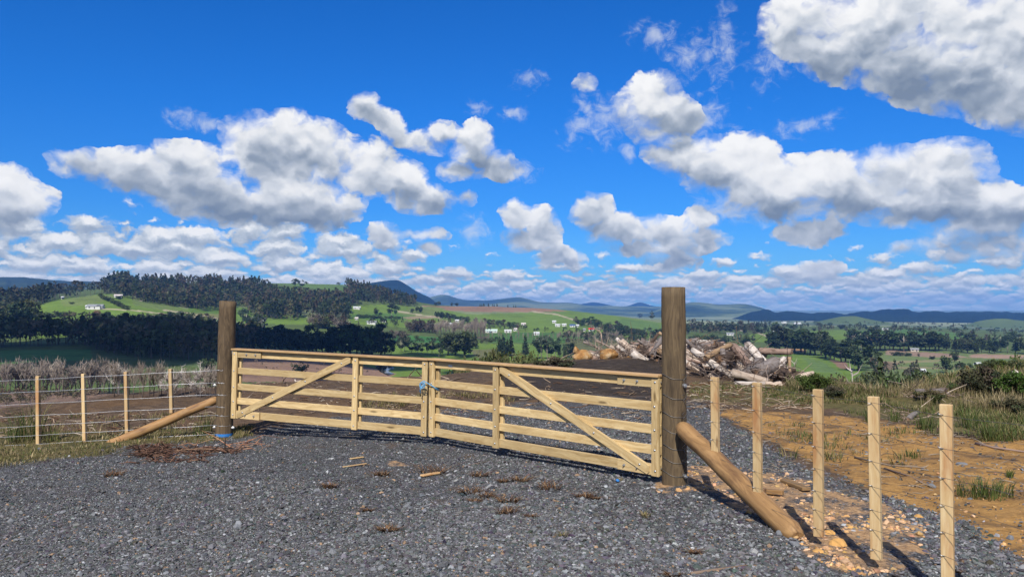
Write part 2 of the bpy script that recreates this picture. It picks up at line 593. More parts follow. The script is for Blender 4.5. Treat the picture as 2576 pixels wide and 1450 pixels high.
def bump(T, b, h, strength=0.4, dist=0.01):
    n = T.node('ShaderNodeBump', None, {'Height': h, 'Strength': strength, 'Distance': dist})
    T.l.new(n.outputs[0], b.inputs['Normal'])


def attr(T, name, out='Color'):
    return T.node('ShaderNodeAttribute', {'attribute_name': name}).outputs[out]


def mat_plain(name, col, rough=0.7, spec=0.3, metal=0.0, vary=0.25, scale=20.0):
    m, T, b = material(name, rough, spec)
    b.inputs['Metallic'].default_value = metal
    tc = T.node('ShaderNodeTexCoord').outputs['Object']
    n = T.noise(tc, scale, 5, 0.6)
    c = T.mix(n, tuple(x * (1 - vary) for x in col), tuple(min(1, x * (1 + vary)) for x in col))
    T.l.new(c, b.inputs['Base Color'])
    bump(T, b, n, 0.25, 0.004)
    return m


def mat_wood(name, c_light, c_dark, c_streak, grain=1.0, rough=0.62, knots=True, streak=0.35, lo=0.52):
    """Sawn timber: the grain runs along local X; every board takes its own tone."""
    m, T, b = material(name, rough, 0.25)
    tc = T.node('ShaderNodeTexCoord').outputs['Object']
    oi = T.node('ShaderNodeObjectInfo')
    rnd = oi.outputs['Random']
    p = T.v('ADD', tc, T.xyz(T.m('MULTIPLY', rnd, 37.0), T.m('MULTIPLY', rnd, 11.0), T.m('MULTIPLY', rnd, 23.0)))
    warp = T.noise(T.v('MULTIPLY', p, (1.6, 5.0, 5.0)), 1.0, 3, 0.5)
    rings = T.v('ADD', T.v('MULTIPLY', p, (0.7, 26.0, 26.0)), T.xyz(0, T.m('MULTIPLY', warp, 7.0), T.m('MULTIPLY', warp, 7.0)))
    g = T.noise(rings, 1.2 * grain, 4, 0.6)
    fine = T.noise(T.v('MULTIPLY', p, (4.0, 160.0, 160.0)), 1.0, 3, 0.6)
    c = T.mix(T.mr(g, 0.32, 0.70), c_light, c_dark)
    c = T.mix(T.m('MULTIPLY', T.mr(fine, 0.5, 0.8), 0.35), c, c_streak)
    blot = T.noise(T.v('MULTIPLY', p, (1.8, 8.0, 8.0)), 1.0, 4, 0.6)
    c = T.mix(T.m('MULTIPLY', T.mr(blot, lo, lo + 0.24, 0, 1, True), streak), c, c_streak)
    if knots:
        v = T.node('ShaderNodeTexVoronoi', {'feature': 'F1'}, {'Vector': T.v('MULTIPLY', p, (1.5, 6.0, 6.0)), 'Scale': 1.0, 'Randomness': 1.0})
        c = T.mix(T.mr(v.outputs['Distance'], 0.05, 0.13, 0.75, 0.0, True), c, tuple(x * 0.35 for x in c_streak))
    tone = T.mr(rnd, 0, 1, 0.76, 1.14)
    c = T.mix(1.0, c, T.xyz(tone, tone, T.m('MULTIPLY', tone, 0.98)), 'MULTIPLY')
    T.l.new(c, b.inputs['Base Color'])
    bump(T, b, T.m('ADD', g, T.m('MULTIPLY', fine, 0.5)), 0.35, 0.003)
    return m


def mat_tint(name, rough=0.85, spec=0.2, scale=30.0, vary=0.3, bumps=0.3, bdist=0.01, obj_random=0.0, translucent=0.0, coord='Object'):
    """Surface coloured per piece by the mesh attribute 'tint' (each stone, blade or leaf its own colour)."""
    m, T, b = material(name, rough, spec)
    c = attr(T, 'tint')
    n = T.noise(T.node('ShaderNodeTexCoord').outputs[coord], scale, 5, 0.6)
    k = T.mr(n, 0.25, 0.75, 1 - vary, 1 + vary)
    c = T.mix(1.0, c, T.xyz(k, k, k), 'MULTIPLY')
    if obj_random:
        rnd = T.node('ShaderNodeObjectInfo').outputs['Random']
        hs = T.node('ShaderNodeHueSaturation', None, {'Hue': T.mr(rnd, 0, 1, 0.5 - 0.03 * obj_random, 0.5 + 0.02 * obj_random),
                    'Saturation': T.mr(T.m('FRACT', T.m('MULTIPLY', rnd, 7.3)), 0, 1, 1 - 0.25 * obj_random, 1 + 0.1 * obj_random),
                    'Value': T.mr(T.m('FRACT', T.m('MULTIPLY', rnd, 13.7)), 0, 1, 1 - 0.38 * obj_random, 1 + 0.5 * obj_random), 'Color': c})
        c = hs.outputs[0]
    T.l.new(c, b.inputs['Base Color'])
    if bumps:
        bump(T, b, n, bumps, bdist)
    if translucent:
        tr = T.node('ShaderNodeBsdfTranslucent', None, {'Color': c})
        mx = T.node('ShaderNodeMixShader', None, {0: translucent})
        out = [x for x in T.n if x.type == 'OUTPUT_MATERIAL'][0]
        T.l.new(b.outputs[0], mx.inputs[1])
        T.l.new(tr.outputs[0], mx.inputs[2])
        T.l.new(mx.outputs[0], out.inputs[0])
    return m
# ------------------------------------------------------------------ the lie of the land
# heights of the valley: per distance, the picture height at which the ground is seen there
XS = [-700, 0, 200, 300, 400, 560, 760, 900, 1000, 1100, 1250, 1400, 1550, 1700, 1900, 2100, 2300, 2576, 3300]
RINGS = [
    (40,   [1500] * 19),
    (120,  [1098, 1098, 1098, 1098, 1110, 1140] + [1211] * 13),
    (280,  [985, 985, 985, 987, 990, 1000, 1040] + [1054] * 12),
    (450,  [885, 885, 885, 886, 888, 900, 922, 938, 946, 950] + [955] * 9),
    (600,  [850, 850, 845, 847, 850, 868, 885, 895, 900, 905, 906, 906, 908, 912, 913, 915, 915, 915, 915]),
    (780,  [815, 815, 808, 810, 818, 835, 850, 860, 862, 865, 868, 870, 872, 880, 886, 889, 890, 890, 890]),
    (1000, [778, 775, 748, 745, 772, 795, 802, 815, 824, 832, 838, 840, 845, 851, 855, 858, 858, 862, 862]),
    (1250, [768, 766, 752, 738, 744, 757, 767, 777, 790, 800, 805, 812, 816, 826, 838, 839, 838, 846, 846]),
    (1600, [745, 745, 735, 715, 711, 713, 714, 718, 748, 770, 771, 778, 795, 810, 824, 826, 826, 839, 839]),
    (2200, [745, 742, 740, 735, 730, 730, 730, 740, 775, 790, 795, 796, 801, 806, 814, 816, 819, 833, 833]),
    (3200, [806] * 14 + [808, 809, 811, 815, 815]),
    (5000, [796] * 19), (9000, [788.5] * 19), (20000, [783] * 19), (40000, [781] * 19)]
_LD = np.log([r[0] for r in RINGS])
_PXG = np.arange(-760, 3361, 20.0)
_ZT = np.array([[at(CX, y, d).z for y in np.interp(_PXG, XS, ys)] for d, ys in RINGS])
_k = np.exp(-0.5 * (np.arange(-4, 5) / 2.0) ** 2); _k /= _k.sum()
_ZT = np.array([np.convolve(np.pad(r, 4, mode='edge'), _k, 'valid') for r in _ZT])
EDGE = ([-700, 0, 300, 540, 700, 900, 1100, 1370, 1500, 1750, 1900, 2000, 2100, 2250, 2330, 2420, 2576, 3300],
        [15, 16, 18.5, 19.5, 20.5, 21, 21.5, 26, 30, 32, 28, 23, 19, 17.0, 18.5, 22, 26, 32])


def near_z(x, y):
    z = 0.03 - 0.012 * (np.clip(y, 4, 15) - 4) + 0.04 * np.minimum(0, np.maximum(x, -14) + 2.5)
    z = z + 0.30 * np.exp(-((x - 3.4) / 2.6) ** 2 - ((y - 24.5) / 2.2) ** 2)      # low heap of dark soil before the logs
    rough = np.clip((np.hypot(x, y) - 9) / 8, 0, 1)
    z = z + (fbm(x * 0.35 + 31, y * 0.35 + 7, 3, 3) - 0.5) * (0.05 + 0.16 * rough)
    z = z + (fbm(x * 1.9 + 3, y * 1.9 + 9, 5, 3) - 0.5) * (0.03 + 0.12 * rough)
    return z


def land_z(x, y):
    x = np.asarray(x, float); y = np.asarray(y, float)
    d = np.maximum(y, 1.0)
    px = np.clip(CX + FPX * x / d, -740, 3340)
    e = np.interp(px, *EDGE)
    zn = near_z(x, y)
    over = np.maximum(0, np.maximum(y, np.abs(x) * 0.75) - e)
    zn = zn - 0.36 * np.sqrt(over ** 2 + 4) + 0.72
    # valley: Catmull-Rom over the rings
    u = np.interp(np.log(np.maximum(d, 40)), _LD, np.arange(len(_LD)))
    i = np.clip(u.astype(int), 0, len(_LD) - 2)
    t = u - i
    g = (px - _PXG[0]) / 20.0
    gi = np.clip(g.astype(int), 0, len(_PXG) - 2)
    gf = g - gi

    def row(k):
        k = np.clip(k, 0, len(_LD) - 1)
        return _ZT[k, gi] * (1 - gf) + _ZT[k, gi + 1] * gf
    p0, p1, p2, p3 = row(i - 1), row(i), row(i + 1), row(i + 2)
    m1, m2 = (p2 - p0) * 0.5, (p3 - p1) * 0.5
    t2, t3 = t * t, t * t * t
    zv = (2 * t3 - 3 * t2 + 1) * p1 + (t3 - 2 * t2 + t) * m1 + (-2 * t3 + 3 * t2) * p2 + (t3 - t2) * m2
    amp = np.clip((d - 250) / 500, 0, 1) * np.clip((6000 - d) / 3000, 0, 1)
    zv = zv + amp * ((fbm(x / 160, y / 160, 11, 3) - 0.5) * 5.0 + (fbm(x / 40 + 5, y / 40, 13, 2) - 0.5) * 1.0)
    k = 2.0
    hgt = np.clip(0.5 + 0.5 * (zn - zv) / k, 0, 1)
    far = zv * (1 - hgt) + zn * hgt + k * hgt * (1 - hgt) * np.clip(over / 10, 0, 1)
    return np.where((over <= 0) & (y < 60), zn, np.where(y < 40, zn, far))


_DS = np.concatenate([np.geomspace(3, 60, 260), np.geomspace(60.5, 420, 160), np.geomspace(422, 2600, 520), np.geomspace(2650, 20000, 80)])


def ground_hit(px, py):
    """Where the sight line through (px, py) first meets the land; arrays in, (n,3) out."""
    px = np.atleast_1d(np.asarray(px, float)); py = np.atleast_1d(np.asarray(py, float))
    xc, yc = (px - CX) / FPX, (CY - py) / FPX
    wy = math.cos(PITCH) - yc * math.sin(PITCH)
    wz = math.sin(PITCH) + yc * math.cos(PITCH)
    X = (xc / wy)[:, None] * _DS[None]
    Z = CAM_Z + (wz / wy)[:, None] * _DS[None]
    G = land_z(X, np.broadcast_to(_DS, X.shape))
    below = Z <= G
    k = np.argmax(below, 1)
    k = np.where(below.any(1), np.maximum(k, 1), len(_DS) - 1)
    r = np.arange(len(px))
    a = Z[r, k - 1] - G[r, k - 1]; b = Z[r, k] - G[r, k]
    f = np.clip(a / (a - b + 1e-9), 0, 1)
    d = _DS[k - 1] + f * (_DS[k] - _DS[k - 1])
    x = xc / wy * d
    return np.stack([x, d, land_z(x, d)], 1)


def hit(px, py):
    return Vector(ground_hit(px, py)[0])


def project(x, y, z):
    dz = z - CAM_Z
    f = y * math.cos(PITCH) + dz * math.sin(PITCH)
    u = -y * math.sin(PITCH) + dz * math.cos(PITCH)
    f = np.maximum(f, 0.05)
    return CX + FPX * x / f, CY - FPX * u / f


def grid_faces(nr, nc):
    i = np.arange(nr - 1)[:, None] * nc + np.arange(nc - 1)[None]
    return np.stack([i, i + 1, i + 1 + nc, i + nc], -1).reshape(-1, 4)


def soft_poly(px, py, poly, soft):
    """Roughly 1 inside, falling to 0 over soft pixels outside (distance to the edges)."""
    ins = in_poly(px, py, poly)
    dmin = np.full(px.shape, 1e9)
    for i in range(len(poly)):
        x0, y0 = poly[i]; x1, y1 = poly[(i + 1) % len(poly)]
        dx, dy = x1 - x0, y1 - y0
        t = np.clip(((px - x0) * dx + (py - y0) * dy) / (dx * dx + dy * dy + 1e-9), 0, 1)
        dmin = np.minimum(dmin, np.hypot(px - x0 - t * dx, py - y0 - t * dy))
    sd = np.where(ins, dmin, -dmin)
    return np.clip(0.5 + sd / (2 * soft), 0, 1)


# ---- near ground: what lies where (outlines in picture units, turned into weights on the ground itself)
GRAVEL = [(-900, 1190), (0, 1172), (200, 1148), (330, 1128), (520, 1112), (640, 1092), (760, 1062), (900, 1045), (1090, 1030), (1300, 1010), (1500, 1000), (1700, 1008), (1790, 1030), (1870, 1080),
          (1960, 1150), (2080, 1200), (2200, 1240), (2330, 1290), (2450, 1350), (2576, 1400), (3300, 1560), (3300, 4000), (-900, 4000)]
CLAY = [(1780, 1030), (1900, 1030), (2100, 1045), (2300, 1080), (2450, 1100), (2700, 1110), (3300, 1150), (3300, 1560), (2576, 1400), (2450, 1350), (2330, 1290), (2200, 1230), (2080, 1180), (1960, 1120), (1880, 1070)]
LUMPS = [(1655, 1234), (1690, 1180), (1790, 1172), (1900, 1195), (2020, 1205), (2150, 1240), (2300, 1320), (2340, 1400), (2230, 1425), (2120, 1418), (2040, 1380), (1960, 1310), (1850, 1255), (1760, 1232), (1700, 1245)]
DARKSOIL = [(1380, 905), (1660, 898), (1720, 960), (1720, 1000), (1600, 1005), (1300, 1000), (1240, 960)]
VERGE_L = [(-900, 1030), (0, 1060), (120, 1085), (300, 1085), (520, 1080), (640, 1075), (640, 1100), (520, 1116), (330, 1132), (200, 1152), (0, 1182), (-900, 1200)]
VERGE_R = [(1730, 958), (2000, 968), (2100, 985), (2200, 985), (2330, 900), (2400, 870), (2576, 820), (3300, 800), (3300, 1140), (2700, 1110), (2450, 1085), (2240, 1062), (2100, 1030), (1900, 1020), (1740, 1010)]
CLAYPATCH = [(965, 1158), (1000, 1150), (1022, 1160), (1000, 1172), (970, 1172)]


def near_masks(x, y, z):
    px, py = project(x, y, z)
    px = px + (fbm(x * 1.3, y * 1.3, 21, 4) - 0.5) * 900 / np.maximum(y, 3)
    py = py + (fbm(x * 1.1 + 9, y * 1.1, 22, 4) - 0.5) * 420 / np.maximum(y, 3)
    front = y > 2.2
    g = np.where(front, soft_poly(px, py, GRAVEL, 22), 1.0)
    c = np.where(front, soft_poly(px, py, CLAY, 14), 0.0)
    l = np.where(front, soft_poly(px, py, LUMPS, 14) , 0.0)
    l = np.maximum(l, np.where(front, soft_poly(px, py, CLAYPATCH, 5), 0))
    dk = np.where(front, soft_poly(px, py, DARKSOIL, 14), 0.0)
    v = np.where(front, np.maximum(soft_poly(px, py, VERGE_L, 8), soft_poly(px, py, VERGE_R, 14)), 0.0)
    return g, c, l, dk, v


def build_near_ground():
    def axis(lo, flo, fhi, hi, fine, n):
        a = np.arange(flo, fhi, fine)
        up = fhi + (hi - fhi) * (np.linspace(0, 1, n) ** 2.0)
        dn = flo - (flo - lo) * (np.linspace(0, 1, n)[1:] ** 2.0)
        return np.concatenate([dn[::-1], a, up])
    xs = axis(-75, -9, 9, 75, 0.085, 70)
    ys = axis(-30, 3.2, 17, 62, 0.085, 90)
    X, Y = np.meshgrid(xs, ys)
    x, y = X.ravel(), Y.ravel()
    z = land_z(x, y)
    g, c, l, dk, v = near_masks(x, y, z)
    # clods and ruts
    z = z + (fbm(x * 7, y * 7, 41, 3) - 0.5) * np.where(g > 0.5, 0.018, 0.06) * np.clip((40 - y) / 20, 0, 1) + l * 0.03 * (fbm(x * 9, y * 9, 43, 2))
    m, T, b = material('near_ground', 0.92, 0.15)
    ob_c = T.node('ShaderNodeTexCoord').outputs['Object']
    big = T.noise(ob_c, 0.5, 5, 0.6)
    mid = T.noise(ob_c, 3.5, 6, 0.65)
    fine = T.noise(ob_c, 28.0, 5, 0.7)
    streak = T.noise(T.v('MULTIPLY', ob_c, (2.4, 4.2, 3.0)), 1.8, 7, 0.68)
    mk, mk2 = T.sep(attr(T, 'mask')), T.sep(attr(T, 'mask2'))
    earth = T.ramp(T.m('ADD', T.m('MULTIPLY', streak, 0.6), T.m('MULTIPLY', fine, 0.4)), [(0.28, (.018, .012, .009)), (0.45, (.060, .040, .027)), (0.58, (.115, .078, .050)), (0.74, (.21, .15, .10))])
    earth = T.mix(T.mr(big, 0.45, 0.65, 0, 0.55), earth, (.13, .075, .035))
    dark = T.ramp(T.m('ADD', T.m('MULTIPLY', streak, 0.55), T.m('MULTIPLY', fine, 0.45)), [(0.3, (.012, .009, .008)), (0.52, (.038, .029, .023)), (0.72, (.12, .095, .075))])
    clay = T.ramp(T.m('ADD', T.m('MULTIPLY', streak, 0.5), T.m('MULTIPLY', fine, 0.5)), [(0.30, (.12, .064, .024)), (0.45, (.29, .158, .050)), (0.62, (.41, .235, .080)), (0.8, (.48, .31, .14))])
    clay = T.mix(T.mr(T.noise(T.v('MULTIPLY', ob_c, (1.0, 2.0, 1.0)), 1.0, 7, 0.7), 0.45, 0.66, 0, 0.85), clay, (.085, .052, .032))
    chip = T.node('ShaderNodeTexVoronoi', {'feature': 'F1'}, {'Vector': ob_c, 'Scale': 85.0}).outputs
    cv = T.sep(chip['Color'])[0]
    grav = T.ramp(T.m('ADD', T.m('MULTIPLY', cv, 0.65), T.m('MULTIPLY', fine, 0.35)), [(0.15, (.017, .017, .018)), (0.5, (.055, .056, .059)), (0.72, (.100, .102, .106)), (0.86, (.21, .212, .22))])
    grav = T.mix(T.m('MULTIPLY', T.mr(mid, 0.50, 0.66, 0, 0.8), T.mr(big, 0.42, 0.58)), grav, (.095, .066, .045))
    lump = T.ramp(fine, [(0.3, (.19, .11, .055)), (0.55, (.38, .235, .12)), (0.8, (.50, .35, .22))])
    verge = T.ramp(T.m('ADD', T.m('MULTIPLY', mid, 0.6), T.m('MULTIPLY', fine, 0.4)), [(0.3, (.03, .03, .012)), (0.48, (.085, .075, .028)), (0.6, (.13, .10, .045)), (0.75, (.16, .13, .07))])
    nz = T.m('MULTIPLY', T.m('SUBTRACT', mid, 0.5), 1.1)
    th = lambda s, w=0.12: T.mr(T.m('ADD', s, nz), 0.5 - w, 0.5 + w, 0, 1, True)
    col = T.mix(th(mk2[1]), earth, dark)
    col = T.mix(th(mk[1]), col, clay)
    col = T.mix(th(mk2[2]), col, verge)
    col = T.mix(th(mk[0]), col, grav)
    col = T.mix(T.m('MULTIPLY', th(mk[2], 0.2), T.mr(mid, 0.40, 0.56)), col, lump)
    T.l.new(col, b.inputs['Base Color'])
    bump(T, b, T.m('ADD', T.m('MULTIPLY', fine, 0.8), T.m('MULTIPLY', streak, 0.7)), 0.7, 0.035)
    o = mesh_np('hilltop_ground', np.stack([x, y, z], 1), grid_faces(len(ys), len(xs)), m,
                {'mask': ('POINT', np.stack([g, c, l], 1)), 'mask2': ('POINT', np.stack([g * 0, dk, v], 1))}, True)
    tag(o, kind='structure')


build_near_ground()

# ---- valley floor and farmland: field by field (outline in picture units -> albedo of the ground cover)
PAST, PAST2, DRY, SOIL, OLIVE, PLAIN, DKG = (.108, .168, .028), (.088, .150, .028), (.15, .155, .055), (.20, .125, .085), (.10, .105, .04), (.17, .195, .10), (.035, .06, .022)
FIELDS = [
    ([(-800, 1100), (3400, 1100), (3400, 700), (-800, 700)], (.075, .105, .030)),
    ([(-800, 812), (1700, 812), (3400, 822), (3400, 770), (-800, 770)], (.15, .18, .085)),
    ([(1700, 815), (3400, 835), (3400, 790), (1700, 790)], (.20, .225, .125)),
    # meadows of the left hill
    ([(40, 790), (150, 750), (260, 738), (330, 745), (440, 770), (520, 790), (560, 830), (380, 840), (60, 850)], PAST),
    ([(150, 756), (220, 742), (300, 742), (250, 760), (160, 772)], (.13, .17, .05)),
    ([(330, 745), (380, 752), (480, 785), (430, 785), (340, 768)], (.12, .165, .045)),
    ([(100, 812), (240, 806), (250, 820), (100, 826)], (.13, .155, .05)),
    ([(470, 765), (560, 768), (640, 775), (640, 810), (480, 800)], PAST2), ([(470, 785), (560, 790), (560, 800), (480, 800)], DRY),
    ([(660, 700), (900, 700), (930, 730), (870, 735), (700, 715)], (.085, .14, .04)),
    ([(600, 790), (760, 790), (790, 815), (600, 815)], PAST),
    ([(0, 880), (230, 878), (230, 905), (0, 915)], (.06, .14, .035)), ([(230, 895), (560, 885), (700, 890), (560, 930)], (.085, .12, .045)),
    # brown ploughed land seen below the gate's top rail, pond bank
    ([(600, 900), (760, 905), (900, 918), (1010, 940), (960, 960), (560, 960), (560, 905)], SOIL),
    ([(880, 905), (1000, 912), (1200, 915), (1500, 920), (1500, 960), (960, 965), (1000, 940)], PAST),
    ([(-600, 990), (520, 985), (560, 1010), (300, 1030), (-600, 1030)], (.17, .115, .085)),
    # the long pasture slope
    ([(870, 770), (960, 765), (1090, 775), (1180, 790), (1340, 785), (1420, 778), (1560, 795), (1665, 812), (1665, 850), (1420, 845), (1130, 830), (960, 820), (880, 812)], PAST),
    ([(1060, 768), (1130, 770), (1240, 768), (1340, 770), (1430, 782), (1330, 784), (1180, 783), (1090, 778)], (.22, .135, .085)),
    ([(880, 790), (1020, 785), (1080, 800), (960, 806), (890, 800)], (.075, .145, .03)),
    ([(1080, 770), (1120, 775), (1090, 795), (1060, 800), (1000, 788), (1000, 782)], (.12, .155, .045)),
    ([(1010, 797), (1100, 793), (1110, 799), (1030, 803)], (.24, .19, .11)),
    ([(960, 838), (1130, 850), (1130, 862), (960, 858)], (.045, .135, .032)),
    ([(960, 870), (1220, 862), (1400, 868), (1420, 905), (1000, 905)], PAST), ([(1180, 880), (1280, 876), (1300, 895), (1200, 900)], (.12, .12, .05)),
    ([(1120, 846), (1500, 846), (1500, 851), (1120, 851)], (.12, .085, .06)),
    ([(1230, 835), (1500, 838), (1520, 862), (1230, 862)], (.06, .125, .028)), ([(1420, 850), (1660, 850), (1680, 880), (1430, 880)], (.095, .10, .04)),
    ([(1560, 800), (1660, 815), (1660, 836), (1540, 826)], (.085, .145, .035)),
    # right-hand plain
    ([(1880, 840), (2040, 832), (2130, 828), (2140, 850), (2010, 865), (1900, 860)], PAST),
    ([(2130, 832), (2280, 828), (2400, 836), (2450, 850), (2330, 856), (2150, 848)], (.075, .145, .035)),
    ([(2120, 842), (2260, 838), (2300, 848), (2140, 852)], (.13, .14, .055)),
    ([(1980, 880), (2080, 890), (2180, 930), (2140, 958), (2020, 950), (1960, 900)], PAST), ([(2020, 898), (2060, 905), (2120, 940), (2050, 935)], (.10, .155, .045)),
    ([(2190, 892), (2300, 880), (2480, 882), (2576, 890), (2700, 960), (2180, 960)], (.115, .15, .05)),
    ([(2230, 908), (2420, 902), (2420, 907), (2230, 913)], (.2, .18, .09)), ([(2210, 922), (2400, 922), (2400, 926), (2210, 928)], (.19, .17, .085)),
    ([(2230, 879), (2400, 890), (2440, 900), (2340, 898), (2230, 892)], (.24, .165, .115)), ([(2440, 890), (2576, 892), (2576, 902), (2440, 899)], (.27, .18, .125)),
    ([(1985, 872), (2030, 880), (2020, 886), (1975, 880)], (.33, .19, .08)),
    ([(2200, 905), (2260, 912), (2240, 930), (2190, 925)], (.16, .115, .07)),
    ([(2090, 905), (2130, 910), (2140, 930), (2110, 925)], (.2, .12, .08)),
    # far plain bands
    ([(1730, 800), (2576, 826), (2576, 830), (1730, 804)], (.10, .13, .07)), ([(1850, 812), (2200, 816), (2200, 819), (1850, 816)], (.06, .085, .045)),
    ([(1960, 795), (2060, 800), (2060, 806), (1940, 803)], (.27, .21, .14)),
    ([(2040, 798), (2110, 792), (2200, 806), (2050, 808)], (.10, .16, .05)),
]
TRACKS = [([(1340, 783), (1400, 790), (1450, 806), (1480, 815), (1530, 832)], 1.6), ([(1905, 836), (1930, 845), (1950, 851), (1955, 858), (1948, 866)], 1.8), ([(410, 779), (470, 787), (545, 800), (560, 805)], 1.8),
          ([(350, 757), (400, 748), (450, 752)], 1.0), ([(1000, 782), (1060, 792), (1110, 800)], 1.2), ([(230, 776), (330, 779), (420, 790), (500, 797)], 1.2)]


def build_valley():
    px = np.concatenate([np.arange(-720, -20, 20.0), np.arange(-20, 2600, 4.0), np.arange(2600, 3330, 20.0)])
    ds = np.concatenate([np.geomspace(50, 300, 40)[:-1], np.geomspace(300, 2500, 230)[:-1], np.geomspace(2500, 42000, 60)])
    PX, DD = np.meshgrid(px, ds)
    y = DD.ravel()
    x = (PX.ravel() - CX) / FPX * y
    z = land_z(x, y)
    z = np.where(y < 62, z - (62 - y) * 0.05, z)
    qx, qy = project(x, y, z)
    wob = (fbm(x / 25, y / 25, 61, 3) - 0.5)
    qx2, qy2 = qx + wob * 14, qy + wob * 3
    col = np.zeros((len(x), 3))
    for poly, c in FIELDS:
        col[in_poly(qx2, qy2, poly)] = c
    for line, w in TRACKS:
        dm = np.full(len(x), 1e9)
        for (x0, y0), (x1, y1) in zip(line[:-1], line[1:]):
            dx, dy = x1 - x0, y1 - y0
            t = np.clip(((qx - x0) * dx + (qy - y0) * dy) / (dx * dx + dy * dy), 0, 1)
            dm = np.minimum(dm, np.hypot(qx - x0 - t * dx, (qy - y0 - t * dy) * 1.6))
        col[dm < w + 0.8] = (.34, .29, .19)
    m, T, b = material('farmland', 0.95, 0.1)
    oc = T.node('ShaderNodeTexCoord').outputs['Object']
    n1 = T.noise(oc, 0.012, 5, 0.6); n2 = T.noise(oc, 0.09, 6, 0.65); n3 = T.noise(T.v('MULTIPLY', oc, (1, 0.4, 1)), 0.5, 4, 0.6)
    k = T.m('ADD', T.mr(n1, 0.3, 0.7, -0.18, 0.18), T.m('ADD', T.mr(n2, 0.3, 0.7, -0.2, 0.2), T.mr(n3, 0.3, 0.7, 0.85, 1.15)))
    c = T.mix(1.0, attr(T, 'land'), T.xyz(k, k, k), 'MULTIPLY')
    c = T.mix(T.mr(n2, 0.55, 0.75, 0, 0.35), c, (.13, .125, .05))
    T.l.new(c, b.inputs['Base Color'])
    bump(T, b, n2, 0.5, 1.5)
    o = mesh_np('valley_terrain', np.stack([x, y, z], 1), grid_faces(len(ds), len(px)), m, {'land': ('POINT', col)}, True)
    tag(o, kind='structure')


build_valley()


# ---- hills beyond the plain
def build_hill(name, d, ridge, base_y, depth, cols, seed, rough=1.0, res=4.0):
    """A range of hills: its crest runs d metres away along the given outline; it falls to the plain before and behind."""
    x0, x1 = ridge[0][0], ridge[-1][0]
    px = np.arange(x0, x1 + res, res)
    cr = np.interp(px, [p[0] for p in ridge], [p[1] for p in ridge])
    kk = np.exp(-0.5 * (np.arange(-6, 7) / 2.5) ** 2); kk /= kk.sum()
    cr = np.convolve(np.pad(cr, 6, mode='edge'), kk, 'valid')
    cr = cr + (fbm(px / 30, px * 0 + seed, seed, 5) - 0.5) * 5.0 * rough
    n = 44
    v = np.concatenate([np.linspace(-1, 0, n), np.linspace(0, 1, 14)[1:]])
    V, PXm = np.meshgrid(v, px, indexing='ij')
    wob = (fbm(PXm / 55 + 3, V * 2.2, seed + 3, 4) - 0.5)
    dd = d + V * depth
    crz = (HORIZON - cr)[None] / FPX * d + CAM_Z
    bz = (HORIZON - base_y) / FPX * (d - depth) + CAM_Z
    t = 1 - np.abs(V)
    prof = t ** 0.9 + 0.38 * wob * np.sin(np.clip(t, 0, 1) * PI)
    zz = bz + (crz - bz) * prof
    zz = zz - 6 * (t <= 0.001)
    xx = (PXm - CX) / FPX * dd
    m, T, b = material(name, 0.95, 0.05)
    oc = T.node('ShaderNodeTexCoord').outputs['Object']
    a = T.noise(oc, 0.0022 * 4000 / d, 6, 0.6)
    f = T.noise(oc, 0.03 * 4000 / d, 5, 0.7)
    c = T.ramp(T.m('ADD', T.m('MULTIPLY', a, 0.8), T.m('MULTIPLY', f, 0.2)), cols)
    T.l.new(c, b.inputs['Base Color'])
    bump(T, b, f, 0.8, 12.0)
    o = mesh_np(name, np.stack([xx.ravel(), dd.ravel(), zz.ravel()], 1), grid_faces(len(v), len(px)), m, None, True)
    tag(o, kind='structure')
    return o


SHADED_FOREST_RAMP = [(0.40, (.005, .013, .016)), (0.60, (.011, .024, .024)), (0.75, (.025, .045, .03))]  # forest albedo darkened and blued, standing in for cloud shade and haze
MIXED_RAMP = [(0.36, (.018, .032, .016)), (0.47, (.05, .075, .035)), (0.55, (.14, .17, .08)), (0.72, (.19, .20, .10))]
build_hill('blue_forest_hill', 4200, [(840, 775), (880, 735), (915, 715), (945, 708), (975, 704), (1003, 703), (1020, 713), (1042, 728), (1068, 742), (1085, 750), (1110, 775), (1130, 800)], 800, 700, SHADED_FOREST_RAMP, 3, 0.7, 3)
build_hill('left_far_hills', 4100, [(-500, 690), (-100, 692), (0, 697), (60, 697), (110, 702), (150, 706), (240, 708), (280, 706), (330, 712), (420, 740), (520, 800)], 800, 1300, [(0.35, (.012, .022, .012)), (0.55, (.03, .045, .02)), (0.62, (.13, .15, .06)), (0.8, (.16, .17, .07))], 5, 0.8)
build_hill('middle_far_hills', 7400, [(1020, 800), (1075, 748), (1110, 740), (1130, 742), (1150, 751), (1200, 756), (1250, 753), (1290, 748), (1310, 747), (1335, 754), (1360, 761), (1430, 760), (1470, 766), (1500, 769), (1560, 770), (1640, 771), (1700, 768), (1760, 772), (1830, 800)], 794, 1900, MIXED_RAMP, 8, 0.7)
build_hill('distant_cone_hills', 9800, [(1400, 800), (1440, 768), (1470, 762), (1495, 758), (1520, 764), (1550, 771), (1585, 768), (1600, 760), (1612, 759), (1640, 769), (1700, 773), (1790, 764), (1850, 766), (1930, 790), (1960, 800)], 790, 1200, SHADED_FOREST_RAMP, 12, 0.4, 3)
build_hill('right_mid_hills', 6200, [(1560, 800), (1640, 785), (1690, 766), (1740, 759), (1770, 761), (1810, 767), (1850, 764), (1880, 764), (1905, 770), (1930, 780), (1990, 800)], 797, 1500, MIXED_RAMP, 15, 0.7)
